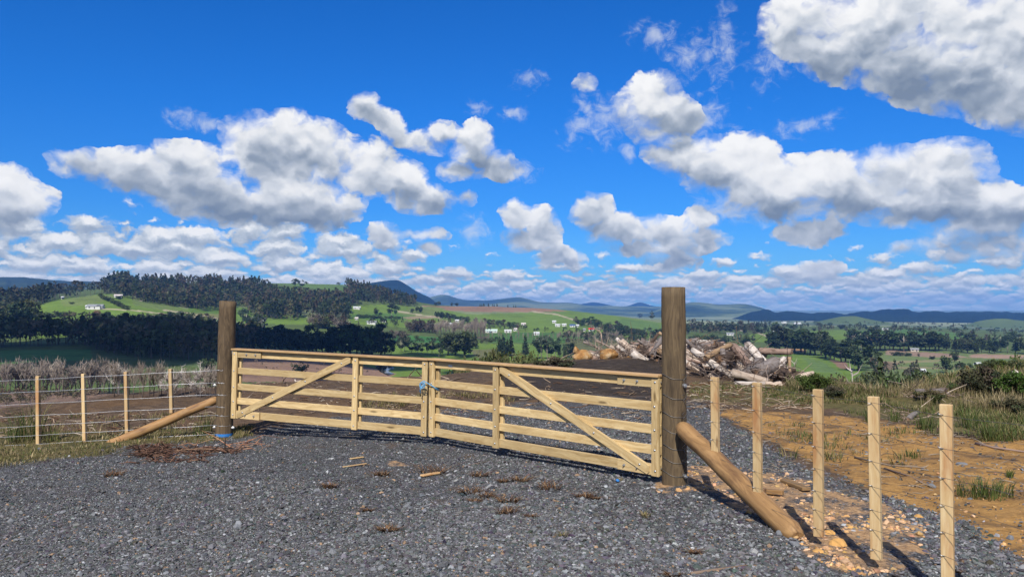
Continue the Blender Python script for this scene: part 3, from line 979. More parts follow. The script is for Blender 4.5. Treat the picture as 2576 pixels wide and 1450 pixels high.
build_hill('right_forest_ridge', 4000, [(1810, 812), (1850, 800), (1880, 787), (1910, 781), (1930, 779), (1960, 783), (2010, 783), (2060, 786), (2120, 790), (2150, 785), (2220, 780), (2260, 778), (2300, 782), (2350, 784), (2400, 785), (2440, 783), (2490, 781), (2510, 785), (2560, 784), (2600, 782), (2900, 780), (3300, 790)], 822, 900, SHADED_FOREST_RAMP, 19, 2.0, 2)
build_hill('right_green_knolls', 2700, [(2040, 812), (2090, 800), (2120, 794), (2150, 794), (2190, 804), (2240, 812), (2330, 822), (2400, 825), (2450, 810), (2490, 801), (2530, 801), (2576, 806), (2700, 800), (2900, 812)], 826, 260, [(0.35, (.07, .10, .035)), (0.6, (.11, .15, .05)), (0.8, (.15, .17, .07))], 23, 0.5, 3)
# ------------------------------------------------------------------ gate, posts and wire fences
ORD = ['first', 'second', 'third', 'fourth', 'fifth', 'sixth', 'seventh', 'eighth', 'ninth', 'tenth', 'eleventh', 'twelfth', 'thirteenth', 'fourteenth', 'fifteenth', 'sixteenth', 'seventeenth',
       'eighteenth', 'nineteenth', 'twentieth']
for _t, _o in (('twenty', 'thirtieth'), ('thirty', 'fortieth'), ('forty', 'fiftieth'), ('fifty', 'sixtieth'), ('sixty', 'seventieth'), ('seventy', 'eightieth'), ('eighty', 'ninetieth'), ('ninety', 'hundredth')):
    ORD += [_t + '-' + w for w in ORD[:9]] + [_o]
M_PINE = mat_wood('treated_pine', (.58, .44, .235), (.36, .24, .105), (.24, .15, .06), streak=0.45)
M_CAP = mat_wood('pine_cap', (.46, .30, .15), (.33, .20, .09), (.22, .12, .05), streak=0.3)
M_BATTEN = mat_wood('batten_pine', (.56, .42, .235), (.45, .30, .14), (.34, .15, .055), streak=0.85, lo=0.47)
M_STRUT = mat_wood('strut_pine', (.33, .195, .085), (.18, .098, .04), (.07, .033, .019), grain=0.9, streak=0.9, lo=0.48)
M_STRUT_L = mat_wood('strut_pine_warm', (.43, .265, .12), (.33, .165, .06), (.12, .055, .03), grain=0.8, streak=0.9, lo=0.48)
M_POST = mat_wood('weathered_post', (.145, .10, .058), (.055, .038, .024), (.028, .019, .013), grain=1.5, rough=0.85, streak=0.9)
M_POST_R = mat_wood('warm_weathered_post', (.150, .106, .060), (.066, .046, .028), (.040, .028, .018), grain=1.3, rough=0.85, streak=0.9)
M_WIRE = mat_plain('fence_wire', (.52, .53, .55), 0.38, 0.5, 0.85, 0.1)
M_WIRE_DK = mat_plain('tie_wire', (.16, .15, .14), 0.5, 0.5, 0.7, 0.2)
M_GALV = mat_plain('galvanised_steel', (.46, .47, .48), 0.4, 0.5, 0.8, 0.2, 80)
M_BLUE = mat_plain('blue_paint', (.025, .16, .44), 0.6, 0.3, 0, 0.25, 60)
M_ROPE = mat_plain('blue_rope', (.10, .30, .50), 0.8, 0.2, 0, 0.4, 150)
M_WHITE = mat_plain('white_plastic', (.75, .75, .73), 0.5)


def child(o, root, name=None):
    KIDS.setdefault(root.name, []).append(o)
    return o


def stick(name, p0, p1, mat, root=None, kind='box', size=(.05, .05), n=18, wob=0.0, taper=1.0, chamf=0.004, smooth=True, seed=0, blunt=0.0, label=None):
    """A board or pole whose local X runs from p0 to p1 (world points)."""
    p0, p1 = Vector(p0), Vector(p1)
    L = (p1 - p0).length
    b = MB()
    if kind == 'box':
        b.box(0, L, -size[0] / 2, size[0] / 2, -size[1] / 2, size[1] / 2, ch=chamf)
        smooth = False
    else:
        r = random.Random(seed)
        k = 14
        t = np.linspace(0, 1, k)
        if blunt:
            t = np.concatenate([[0, blunt * 0.25, blunt * 0.6, blunt], t[(t > blunt) & (t < 1 - blunt)], [1 - blunt, 1 - blunt * 0.6, 1 - blunt * 0.25, 1]])
        rad = size[0] * (1 + (taper - 1) * t)
        if blunt:
            e = np.minimum(t, 1 - t)
            rad = rad * np.clip(0.55 + 0.45 * np.sqrt(np.clip(e / blunt, 0, 1)), 0, 1)
        pts = np.stack([t * L, wob * np.array([r.uniform(-1, 1) for _ in t]), wob * np.array([r.uniform(-1, 1) for _ in t])], 1)
        b.tube(pts, rad, n)
    o = b.build(name, mat, None, smooth)
    if smooth:
        for p in o.data.polygons:
            if len(p.vertices) == 3:
                p.use_smooth = False
    q = (p1 - p0).to_track_quat('X', 'Z')
    base = root.location if root else Vector((0, 0, 0))
    o.rotation_mode = 'XYZ'
    o.rotation_euler = q.to_euler()
    o.location = p0 - base
    if root:
        o.parent = root
        child(o, root)
    return o


def gate_leaf(name, A, B, zA, zB, mid, hinge_at_A, label, plate):
    """A five-rail timber gate leaf; A and B are the plan ends, zA and zB the heights of the bottom edge."""
    A3, B3 = Vector((A[0], A[1], zA)), Vector((B[0], B[1], zB))
    L = (B3 - A3).length
    root = empty(name, A3)
    ang = math.atan2(B[1] - A[1], B[0] - A[0])
    root.rotation_euler = (0, -math.asin((zB - zA) / L), ang)
    tag(root, label, 'gate', 'pair of timber gate leaves')
    rails = [(.010, .112), (.208, .300), (.412, .504), (.642, .734), (.885, .980)]
    bolt_me = None
    bb = MB()
    bb.tube([(0, 0, 0), (0, -.004, 0), (0, -.008, 0)], [.0125, .0115, .005], 8)
    bolt_me = bb.build('bolt', M_GALV, None, True, link=False)
    lb = MB()
    lb.tube([(0, 0, 0), (0, -.006, 0)], [.014, .014], 6)
    lb.tube([(0, -.006, 0), (0, -.026, 0)], [.007, .007], 8)
    long_me = lb.build('bolt', M_GALV, None, False, link=False)

    def board(nm, x0, x1, z0, z1, y0, y1, mat=M_PINE, vertical=False, rot=None):
        b = MB()
        if vertical:
            w = x1 - x0; h = z1 - z0
            b.box(0, h, y0, y1, -w / 2, w / 2, ch=.003)
            o = b.build(nm, mat)
            o.rotation_euler = (0, -PI / 2, 0)
            o.location = ((x0 + x1) / 2, 0, z0)
        else:
            b.box(0, x1 - x0, y0, y1, -(z1 - z0) / 2, (z1 - z0) / 2, ch=.003)
            o = b.build(nm, mat)
            o.location = (x0, 0, (z0 + z1) / 2)
        o.parent = root
        return child(o, root)

    def bolt(x, y, z, me):
        o = ob('bolt', me, root, (x, y, z))
        child(o, root)
    F0, F1 = -.055, -.0185
    for z0, z1 in rails:
        board('rail', 0.004, L - 0.004, z0, z1, -.0175, .0175)
    sw = .082
    for xs in (sw / 2, L * mid, L - sw / 2):
        board('stile', xs - sw / 2, xs + sw / 2, 0.0, .984, F0, F1, vertical=True)
        board('rear_stile', xs - sw / 2 + .022, xs + sw / 2 + .022 if xs < L - sw else xs + sw / 2 - .003, 0.003, .982, .0185, .054, vertical=True)
        for z0, z1 in rails:
            bolt(xs + random.uniform(-.004, .004), F0, (z0 + z1) / 2 + random.uniform(-.01, .01), bolt_me)
    board('top_cap', -.012, L + .006, .985, 1.010, -.078, .060, M_CAP)
    hx, sgn = (0.0, 1) if hinge_at_A else (L, -1)
    for k in (0, 4):
        z0, z1 = rails[k]
        xa, xb = sorted((hx + sgn * sw, hx + sgn * (sw + .42)))
        board('cleat', xa + .002, xb, z0 - .004, z1 + (.004 if k == 0 else .002), -.046, F1)
        for u in (.17, .33):
            bolt(hx + sgn * (sw + u), -.046, (z0 + z1) / 2, long_me)
    # diagonal brace
    xa, xb = hx + sgn * (sw + .035), L * mid - sgn * (sw / 2 + .045)
    p0, p1 = Vector((xa, 0, .052)), Vector((xb, 0, .945))
    d = (p1 - p0)
    Lb = d.length
    th = math.atan2(d.z, d.x)
    b = MB()
    w = .088
    # ends cut along the stiles and the rails
    cut = w / 2 / math.tan(abs(th) if abs(th) < PI / 2 else PI - abs(th)) * 0.0 + w * 0.55
    sg = 1
    prof = [(0, -w / 2), (Lb - cut * 0.2, -w / 2), (Lb + cut * 0.35, w / 2 * 0.2), (Lb, w / 2), (cut * 0.2, w / 2), (-cut * 0.35, -w / 2 * 0.2)]
    if (th > PI / 2):
        prof = [(x, -z) for x, z in prof][::-1]
    v = [(x, -.0575, z) for x, z in prof] + [(x, -.0188, z) for x, z in prof]
    f4 = [(i, (i + 1) % 6, 6 + (i + 1) % 6, 6 + i) for i in range(6)] + [(0, 1, 2, 3), (0, 3, 4, 5), (6, 9, 8, 7), (6, 11, 10, 9)]
    b.add(v, None, f4)
    o = b.build('brace', M_PINE, root)
    o.location = p0
    o.rotation_euler = (0, -th, 0)
    for u in (.05, .33, .62, .93):
        q = p0 + d * u
        bolt(q.x, -.0575, q.z, bolt_me)
    # hinges on the hanging stile
    for z in (.075, .93):
        h = MB()
        h.tube([(hx - sgn * .10, 0, z), (hx + sgn * .02, 0, z)], .011, 8)
        h.tube([(hx - sgn * .055, 0, z - .04), (hx - sgn * .055, 0, z + .04)], .014, 8)
        o = h.build('hinge', M_GALV, root, True)
    if plate:
        h = MB()
        h.box(.33, .40, -.0205, -.0176, .915, .945, ch=.001)
        h.build('name_plate', M_GALV, root)
    return root


def pz(py, d):
    return at(CX, py, d).z


GA, GB = (at(588, 900, 11.30), at(1077, 900, 10.12))
GC, GD = (at(1087, 900, 10.10), at(1662, 900, 7.76))
gate_a = gate_leaf('farm_gate', GA, GB, pz(1050, 11.3), pz(1096, 10.12), .655, True,
                   'pale timber gate leaf with brace rising from the blue-banded post to its middle stile', False)
gate_b = gate_leaf('farm_gate', GC, GD, pz(1096, 10.1), pz(1197, 7.76), .345, False,
                   'pale timber gate leaf with small metal plate, hung on the post laced with wire', True)


# ---- posts
def gate_post(px0, px1, d, ytop, ybase, lean, label, mat=None):
    c = at((px0 + px1) / 2, ybase, d)
    r = (px1 - px0) / FPX * d / 2
    top = Vector((c.x + lean, c.y + 0.0, pz(ytop, d)))
    root = empty('gate_post', (c.x, c.y, c.z))
    tag(root, label, 'post', 'gate posts')
    b = MB()
    h = top.z - c.z + .45
    k = 26
    t = np.linspace(0, 1, k)
    rr = random.Random(int(d * 10))
    rad = r * (1.0 + 0.03 * (1 - t) + np.array([rr.uniform(-.012, .012) for _ in t]))
    rad[-1] *= 0.985
    b.tube(np.stack([t * h, np.array([rr.uniform(-.002, .002) for _ in t]), np.array([rr.uniform(-.002, .002) for _ in t])], 1), rad, 40)
    o = b.build('post', mat or M_POST, root, True)
    for p in o.data.polygons:
        if len(p.vertices) == 3:
            p.use_smooth = False
    a = Vector((c.x, c.y, c.z - .45)); axis = (top - c).normalized()
    o.rotation_euler = axis.to_track_quat('X', 'Z').to_euler()
    o.location = Vector((0, 0, 0)) - axis * .45
    return root, c, r, top


postL, cL, rL, topL = gate_post(543, 584, 11.36, 757, 1103, .035, 'tall round brown post with a blue band at its foot, left of the gate')
postR, cR, rR, topR = gate_post(1667, 1727, 7.72, 722, 1224, .0, 'tall thick weathered round post laced with wires at the right end of the gate', M_POST_R)
b = MB()
gz = float(land_z(cL.x, cL.y - rL)) - cL.z
b.tube([(0, 0, gz), (0, 0, gz + .042)], [rL * 1.06, rL * 1.058], 36, cap=False)
b.build('paint_band', M_BLUE, postL, True)
for (dx, z, m) in ((-rL - .012, .78, M_WHITE), (rL * .9, .985 + .10, M_WHITE), (-rL - .01, .17, M_WHITE), (rL + .02, .165, M_WHITE)):
    b = MB()
    b.tube([(dx - .018, -.03, z), (dx, -.036, z + .008), (dx + .02, -.03, z)], [.012, .02, .012], 8)
    b.build('insulator', m, postL, True)

# ---- right fence
H_R = [1.085, .89, .715, .555, .40, .268, .138]
fence_r = empty('wire_fence', (cR.x, cR.y, 0))
tag(fence_r, 'new wire fence with pale battens and a thick diagonal strut, running from the wire-laced post', 'fence', 'wire fences beside the gate')


def on_line(d):
    return 3.936 - .3 * d + .30 * 0.0


def fr(d, z, off=0.0):
    """A point on the right-hand fence line, d ahead of the camera; off is a step towards the camera."""
    return Vector((1.62 + .3 * (7.72 - d) - off * .96, d - off * .29, z))


def batten_r(d, z0, z1, w=.066):
    p = fr(d, z0, .03)
    b = MB()
    b.box(0, z1 - z0, -.025, .025, -w / 2, w / 2, ch=.003)
    o = b.build('batten', M_BATTEN, None)
    o.parent = fence_r
    child(o, fence_r)
    o.location = p - fence_r.location
    o.rotation_euler = (Matrix.Rotation(R(-72) + random.uniform(-.05, .05), 4, 'Z') @ Matrix.Rotation(-PI / 2, 4, 'Y') @ Matrix.Rotation(PI / 2, 4, 'X')).to_euler()
    rot = Matrix.Rotation(-math.atan2(1, .3) + PI, 4, 'Z')
    # X up, broad face towards the camera side of the fence
    X = Vector((random.uniform(-.006, .006), random.uniform(-.004, .004), 1)).normalized()
    Yv = Vector((-.62, -.78, 0)).normalized()
    Yv = (Yv - X * Yv.dot(X)).normalized()
    Z = X.cross(Yv)
    o.rotation_euler = Matrix((X, Yv, Z)).transposed().to_euler()
    return p


BR = [(6.96, .425, 1.115), (6.35, .215, 1.125), (5.64, .085, 1.142), (5.10, .095, 1.15), (4.56, .085, 1.165), (4.03, .09, 1.18)]
for d, z0, z1 in BR:
    batten_r(d, z0, z1)
for i, h in enumerate(H_R):
    ds = np.linspace(7.72, 2.2, 24)
    sag = [0.008 * math.sin(k * 1.3 + i) for k in range(24)]
    pts = [fr(d, h + .035 * (7.72 - d) / 5.5 * 1.2 + s, .062) for d, s in zip(ds, sag)]
    pts[0] = Vector((cR.x + rR * .75, cR.y - rR * .72, h))
    b = MB()
    b.tube([np.array(p - fence_r.location) for p in pts], .0014, 5)
    b.build('wire', M_WIRE_DK, fence_r, True)
    # the end laced round the post: in from the gate side, down to a knot, up and away on the fence side
    zk = h - .085
    b = MB()

    def on_post(a, z):
        return np.array((cR.x + (rR + .006) * math.sin(a), cR.y - (rR + .006) * math.cos(a), z)) - np.array(fence_r.location)
    a0 = R(-75)
    arc = [on_post(a0 + (R(35) - a0) * t, h - .055 * (math.sin(t * PI / 2)) + .004 * math.sin(9 * t)) for t in np.linspace(0, 1, 14)]
    b.tube(arc, .0027, 5)
    b.tube([on_post(R(35) + (R(80) - R(35)) * t, h - .055 + .05 * t) for t in np.linspace(0, 1, 7)], .0027, 5)
    b.tube([on_post(R(35) + R(28) * t, h - .055 - .10 * t) for t in np.linspace(0, 1, 6)], .0022, 5)
    b.build('wire_tie', M_WIRE_DK, fence_r, True)
    # staples and short tails where the wire crosses the battens
    for d, z0, z1 in BR[:5]:
        zz = h + .035 * (7.72 - d) / 5.5 * 1.2
        if z0 + .02 < zz < z1 - .02:
            p = fr(d, zz, .066) - fence_r.location
            b = MB()
            b.tube([(p.x - .018, p.y - .002, p.z + .004), (p.x, p.y - .004, p.z), (p.x + .016, p.y - .002, p.z - .004)], .0022, 5)
            b.build('staple', M_GALV, fence_r, True)
for z in (.975, .095):
    b = MB()
    p = np.array((cR.x + rR * .62, cR.y - rR * .80, z)) - np.array(fence_r.location)
    b.tube([p, p + np.array((.012, -.03, 0))], [.022, .02], 6)
    b.tube([p + np.array((.012, -.03, 0)), p + np.array((.018, -.05, 0))], [.009, .009], 8)
    o = b.build('eye_bolt', M_GALV, fence_r)
stick('strut', at(1712, 1072, 7.52), at(2006, 1352, 5.90), M_STRUT, fence_r, 'pole', (.082,), 22, .004, 1.06, seed=4, blunt=.05)

# ---- left fence
fence_l = empty('wire_fence', (cL.x, cL.y, 0))
tag(fence_l, 'new wire fence with pale battens running away from the blue-banded post', 'fence', 'wire fences beside the gate')


def lpt(px, py, off=0.0):
    d = 11.36 - (565 - px) / 565 * .22 - off
    return at(px, py, d)


for px, y0, y1, x1 in ((97, 1128, 945, 96), (214, 1124, 939, 210), (321, 1114, 934, 317), (432, 1038, 927, 429)):
    stick('batten', lpt(px, y0, .03), lpt(x1, y1, .03), M_BATTEN, fence_l, 'box', (.066, .045))
YL0 = [958, 989, 1019, 1049, 1075, 1099, 1121]
YL1 = [930, 961, 991, 1021, 1043, 1068, 1090]
for i, (a, c) in enumerate(zip(YL0, YL1)):
    pts = []
    for k in range(26):
        px = 552 - k * 34
        y = c + (a - c) * (552 - px) / 552
        q = lpt(px, y + .5 * math.sin(k * 1.1 + i), .062) - fence_l.location
        pts.append(np.array(q))
    pts = [np.array((0.02, -rL - .004, pts[0][2] + .004)), np.array((-rL * .7, -rL * .80, pts[0][2]))] + pts[1:]
    b = MB()
    b.tube(pts, .0024, 5)
    b.build('wire', M_WIRE, fence_l, True)
    b = MB()
    zz = lpt(545, c).z
    b.tube([((rL + .004) * math.sin(t), -(rL + .004) * math.cos(t), zz - .004 * math.sin(3 * t)) for t in np.linspace(-1.4, 1.3, 16)], .0022, 5)
    b.build('wire_tie', M_WIRE, fence_l, True)
stick('strut', lpt(548, 1003, -.02), at(262, 1124, 11.0), M_STRUT_L, fence_l, 'pole', (.062,), 18, .005, 1.1, seed=9, blunt=.05)

# ---- blue rope tying the two leaves
o = empty('rope', at(1068, 968, 10.0))
tag(o, 'blue rope tied in a loose bow round both meeting stiles of the gate', 'rope')
b = MB()
fwd = Vector((0.1, -1, 0)).normalized()


def rp(px, py, d=10.02):
    return np.array(at(px, py, d) - o.location)


b.tube([rp(1058, 962), rp(1066, 957), rp(1074, 962), rp(1086, 969, 9.99), rp(1097, 976, 9.98), rp(1104, 979, 10.05), rp(1106, 976, 10.15)], .0062, 6)
b.tube([rp(1104, 979, 10.05), rp(1100, 981, 10.02), rp(1094, 975, 9.99)], .006, 6)
b.tube([rp(1080, 966, 10.25), rp(1100, 970, 10.26)], .006, 6)
b.build('line', M_ROPE, o, True)
b = MB()
r_ = random.Random(3)
for k in range(4):
    w, h = r_.uniform(3, 6), r_.uniform(8, 13)
    cx, cy = 1063 + r_.uniform(-3, 3), 961
    a = np.linspace(0, 2 * PI, 16)
    b.tube([rp(cx + w * math.sin(t) + (1 - math.cos(t)) * r_.uniform(-.3, .3), cy + h * (1 - math.cos(t)) / 2 * 1.2, 9.99 - .02 * math.sin(t) - k * .006) for t in a], .0042, 6)
b.tube([rp(1061, 964), rp(1057, 975, 9.99), rp(1058, 990, 10.0)], .0048, 6)
b.tube([rp(1064, 964), rp(1061, 974, 9.98), rp(1055, 984, 9.99)], .0042, 6)
b.build('bow', M_ROPE, o, True)
# ------------------------------------------------------------------ trees
M_LEAF = mat_tint('leaves', 0.75, 0.2, 0.6, 0.22, 0, obj_random=1.0, translucent=0.12)
M_NEEDLE = mat_tint('wood_leaves', 0.8, 0.15, 0.05, 0.25, 0, translucent=0.10)
M_BARK = mat_tint('tree_bark', 0.9, 0.15, 3.0, 0.3, 0, obj_random=0.5)


def leaf_quads(r, P, size, nrm_up=0.25, aspect=0.75):
    """One small four-cornered leaf clump at each point, turned at random."""
    n = len(P)
    a = r.normal(size=(n, 3)); a[:, 2] += nrm_up
    a /= np.linalg.norm(a, axis=1)[:, None]
    t = np.cross(a, r.normal(size=(n, 3))); t /= np.linalg.norm(t, axis=1)[:, None] + 1e-9
    s = np.cross(a, t)
    sz = size * r.uniform(0.6, 1.35, (n, 1))
    t = t * sz; s = s * sz * aspect
    v = np.stack([P - t, P - s * .8 + t * .1, P + t, P + s], 1).reshape(-1, 3)
    f = np.arange(4 * n).reshape(-1, 4)
    return v, f


def clump_points(r, centres, radii, n, hollow=0.55):
    """Points spread through ellipsoidal clumps, thicker near their skins."""
    k = r.integers(0, len(centres), n)
    d = r.normal(size=(n, 3)); d /= np.linalg.norm(d, axis=1)[:, None]
    rad = (hollow + (1 - hollow) * r.random(n)) ** 0.8
    return centres[k] + d * radii[k] * rad[:, None], k


def crown_mesh(name, seed, clumps, n, size, cols, hollow=0.5, up=0.25):
    r = np.random.default_rng(seed)
    c = np.array([x[:3] for x in clumps]); rr = np.array([x[3:6] for x in clumps])
    w = (rr[:, 0] * rr[:, 1] * rr[:, 2]) ** (2 / 3); w /= w.sum()
    k = r.choice(len(c), n, p=w)
    d = r.normal(size=(n, 3)); d /= np.linalg.norm(d, axis=1)[:, None]
    P = c[k] + d * rr[k] * ((hollow + (1 - hollow) * r.random(n)))[:, None]
    v, f = leaf_quads(r, P, size, up)
    cols = np.array(cols)
    ci = cols[(r.integers(0, len(cols), len(c)))[k]] * r.uniform(0.65, 1.35, (n, 1)) * r.uniform(0.9, 1.1, (n, 3))
    return mesh_np(name, v, f, M_LEAF, {'tint': ('POINT', np.repeat(ci, 4, 0))}, False, link=False)


def trunk_mesh(name, seed, h, r0, limbs, col):
    r = np.random.default_rng(seed)
    b = MB()
    b.tube([(0, 0, -.05), (r.normal() * .01, r.normal() * .01, h * .5), (r.normal() * .02, r.normal() * .02, h)], [r0, r0 * .7, r0 * .35], 7, col=col)
    for (x, y, z) in limbs:
        z0 = h * r.uniform(.35, .85)
        b.tube([(0, 0, z0), (x * .5, y * .5, (z + z0) / 2 + .02), (x * .92, y * .92, z)], [r0 * .42, r0 * .28, r0 * .1], 5, col=col)
    return b.build(name, M_BARK, None, True, link=False)


GREEN_DK = [(.027, .044, .016), (.036, .055, .020), (.021, .035, .014), (.044, .062, .024)]
GREEN_MID = [(.050, .078, .022), (.040, .064, .020), (.068, .092, .028)]
GREEN_BLUE = [(.030, .052, .026), (.040, .064, .034), (.052, .075, .042)]
OLIVE = [(.085, .098, .024), (.066, .082, .022), (.105, .105, .03), (.05, .066, .02)]
AUTUMN = [(.20, .085, .02), (.13, .065, .02), (.16, .10, .03)]
BROWN = [(.075, .060, .038), (.055, .048, .03), (.09, .065, .04)]
PROTO = {}


def proto(kind, clumps, n, size, cols, trunk_h, trunk_r, tcol, seed, hollow=0.5, up=0.25):
    cm = crown_mesh('crown', seed, clumps, n, size, cols, hollow, up)
    lim = [c[:3] for c in clumps[:9]]
    tm = trunk_mesh('trunk', seed + 1, trunk_h, trunk_r, lim, tcol)
    PROTO.setdefault(kind, []).append((cm, tm))


def blobs(seed, n, rx, rz, zc, br, flat=0.7, bot=0.0):
    r = np.random.default_rng(seed)
    out = []
    for i in range(n):
        a = r.uniform(0, 2 * PI); u = math.sqrt(r.uniform(0.05, 1)); z = r.uniform(-1, 1)
        k = math.sqrt(max(0.05, 1 - z * z))
        q = br * r.uniform(.7, 1.3)
        out.append((rx * u * k * math.cos(a), rx * u * k * math.sin(a), max(bot, zc + rz * z), q, q, q * flat))
    return out


for s in range(3):
    proto('macrocarpa', blobs(100 + s, 24, .40, .36, .60, .15, .5, .22), 950, .050, GREEN_DK, .7, .035, (.10, .08, .06), 110 + s, up=.9)
    proto('broadleaf', blobs(120 + s, 18, .34, .34, .58, .18, .85, .2), 850, .048, GREEN_MID + GREEN_DK, .6, .03, (.09, .075, .055), 130 + s)
    proto('gum', blobs(140 + s, 15, .30, .30, .66, .13, .7, .3), 560, .042, GREEN_BLUE, .85, .022, (.32, .28, .22), 150 + s)
    cl = [(np.random.default_rng(160 + s * 9 + i).normal() * .02, np.random.default_rng(161 + s * 9 + i).normal() * .02, .16 + .80 * i / 11, .21 * (1.06 - i / 11.5) + .02, .21 * (1.06 - i / 11.5) + .02, .055) for i in range(12)]
    proto('pine', cl, 620, .040, GREEN_DK + [(.026, .050, .024)], .9, .02, (.10, .08, .06), 170 + s, .35, .3)
    proto('bush', blobs(180 + s, 14, .55, .35, .48, .26, .8, .12), 650, .062, GREEN_MID + GREEN_DK, .5, .03, (.09, .07, .05), 190 + s)
    proto('olive', blobs(200 + s, 16, .5, .4, .5, .22, .9, .1), 900, .050, OLIVE, .5, .03, (.12, .10, .07), 210 + s)
    proto('olive_near', blobs(260 + s, 26, .5, .4, .5, .16, .9, .1), 5200, .020, OLIVE, .5, .03, (.12, .10, .07), 270 + s, .3)
    proto('broad_near', blobs(280 + s, 26, .36, .38, .56, .13, .9, .14), 5200, .019, GREEN_MID + GREEN_DK, .6, .03, (.09, .075, .055), 290 + s, .3)
    proto('brown_near', blobs(284 + s, 24, .36, .38, .56, .13, .9, .14), 3200, .018, BROWN + OLIVE[3:], .6, .03, (.12, .09, .06), 294 + s, .3)
    proto('autumn', blobs(220 + s, 14, .34, .34, .55, .18, .9, .15), 600, .05, AUTUMN, .5, .03, (.1, .08, .06), 230 + s)
    proto('brown', blobs(240 + s, 14, .36, .34, .55, .18, .9, .15), 420, .045, BROWN, .5, .03, (.16, .13, .1), 250 + s, .3)


def bare_proto(kind, seed, spread, lean, col, ntw=260, tw=.0048):
    """A leafless tree: trunk, rising limbs and a haze of thin twigs."""
    r = np.random.default_rng(seed)
    b = MB()
    b.tube([(0, 0, -.05), (.01, 0, .45), (0, .01, .95)], [.014, .010, .003], 6, col=col)
    limbs = []
    for i in range(13):
        z0 = r.uniform(.12, .6); a = r.uniform(0, 2 * PI); L = r.uniform(.25, .5) * (1.1 - z0)
        d = np.array((math.cos(a) * spread, math.sin(a) * spread, lean))
        p0 = np.array((0, 0, z0)); p1 = p0 + d * L * .5; p2 = p0 + d * L + np.array((0, 0, L * .25))
        b.tube([p0, p1, p2], [.0065, .0045, .002], 4, col=col)
        limbs.append((p0, p2))
    limbs.append((np.array((0, 0, .3)), np.array((0, .01, .95))))
    tm = b.build('trunk', M_BARK, None, True, link=False)
    v, f = [], []
    n = 0
    for i in range(ntw):
        p0, p2 = limbs[r.integers(len(limbs))]
        q = p0 + (p2 - p0) * r.uniform(.25, 1)
        d = np.array((r.normal() * spread, r.normal() * spread, lean * r.uniform(.5, 1.2))); d /= np.linalg.norm(d)
        L = r.uniform(.07, .19)
        s = np.cross(d, r.normal(size=3)); s = s / np.linalg.norm(s) * tw
        m = q + d * L * .5 + r.normal(size=3) * .008
        e = q + d * L + np.array((0, 0, .03))
        v += [q - s, q + s, m + s * .8, m - s * .8, e]
        f.append((n, n + 1, n + 2, n + 3)); f.append((n + 3, n + 2, n + 4, n + 4))
        n += 5
    f = np.array(f)
    quads = f[::2]; tris = f[1::2][:, :3]
    c = np.array(col) * r.uniform(.7, 1.3, (len(v), 1))
    cm = mesh_np('crown', np.array(v), [quads, tris], M_BARK, {'tint': ('POINT', c)}, False, link=False)
    PROTO.setdefault(kind, []).append((cm, tm))


for s in range(3):
    bare_proto('bare_poplar', 300 + s, .42, 1.0, (.22, .18, .145))
    bare_proto('bare_willow', 310 + s, .75, .75, (.18, .145, .115), 300, .0052)
    bare_proto('bare_white', 320 + s, .8, .6, (.42, .37, .33), 420, .0055)
TREES = []


def plant(kind, px, base, h, wide=1.0, name='tree', label=None, cat='tree', group=None, d=None, rnd=None):
    """A tree whose foot is seen at (px, base) on the land (or stands d metres away) and that looks h picture units tall."""
    r = rnd or random
    if d is None:
        p = hit(px, base)
    else:
        x = (px - CX) / FPX * d
        p = Vector((x, d, float(land_z(x, d))))
        top = at(px, base - h, d).z
    H = h / FPX * p.y if d is None else top - p.z
    cm, tm = r.choice(PROTO[kind])
    root = empty(name, p, r.uniform(0, 6.28))
    w = H * wide
    root.scale = (w * r.uniform(.9, 1.12), w * r.uniform(.9, 1.12), H)
    a = ob('crown', cm, root); b2 = ob('trunk', tm, root)
    tag(root, label, cat, group)
    TREES.append(root)
    return root


def row(kinds, n, x0, x1, b0, b1, h0, h1, desc, group, name='tree', wide=(0.85, 1.15), seed=1, jit=3.0, cat='tree', line=None):
    """n trees from px x0 to x1, named by their place in the row."""
    r = random.Random(seed)
    for i in range(n):
        t = (i + r.uniform(.2, .8)) / n
        px = x0 + (x1 - x0) * t
        base = (b0 + (b1 - b0) * t if line is None else np.interp(px, [q[0] for q in line], [q[1] for q in line])) + r.uniform(-jit, jit)
        k = kinds[r.randrange(len(kinds))]
        plant(k, px, base, r.uniform(h0, h1), r.uniform(*wide), name, f'{ORD[i]} from the left {desc}', cat, group, rnd=r)


# right-hand farmland
row(['macrocarpa'], 15, 1940, 2135, 886, 902, 48, 62, 'of the dark broad trees behind the log pile', 'dark shelter trees behind the log pile', 'shelter_tree', (1.0, 1.3), 2, line=[(1940, 880), (1990, 884), (2060, 893), (2100, 905), (2135, 912)])
plant('macrocarpa', 2160, 932, 76, 1.15, 'shelter_tree', 'largest dark spreading tree, standing before the meadow right of the shelter row', 'tree')
plant('macrocarpa', 2192, 926, 50, 1.1, 'shelter_tree', 'smaller dark tree leaning on the largest spreading tree', 'tree')
row(['macrocarpa', 'gum', 'macrocarpa'], 20, 2140, 2370, 878, 882, 40, 54, 'in the tall grove behind the brown field', 'grove behind the brown field', 'grove_tree', (.9, 1.25), 3)
row(['gum', 'broadleaf', 'pine'], 13, 2375, 2600, 884, 890, 32, 50, 'of the loose trees right of the tall grove', 'trees right of the grove', 'grove_tree', (.85, 1.2), 4)
row(['gum', 'brown', 'broadleaf'], 12, 2330, 2600, 858, 862, 20, 30, 'in the hazy line behind the right grove', 'hazy tree line behind the right grove', 'tree', (.9, 1.3), 5)
plant('pine', 2450, 862, 34, 1.0, 'pine_tree', 'dark pointed tree above the hazy line on the right', 'tree')
row(['bush'], 3, 2240, 2290, 893, 895, 10, 13, 'of the dark thicket clumps along the brown field', 'thicket clumps by the brown field', 'shrub', (1.5, 1.9), 6, 1, 'shrub')
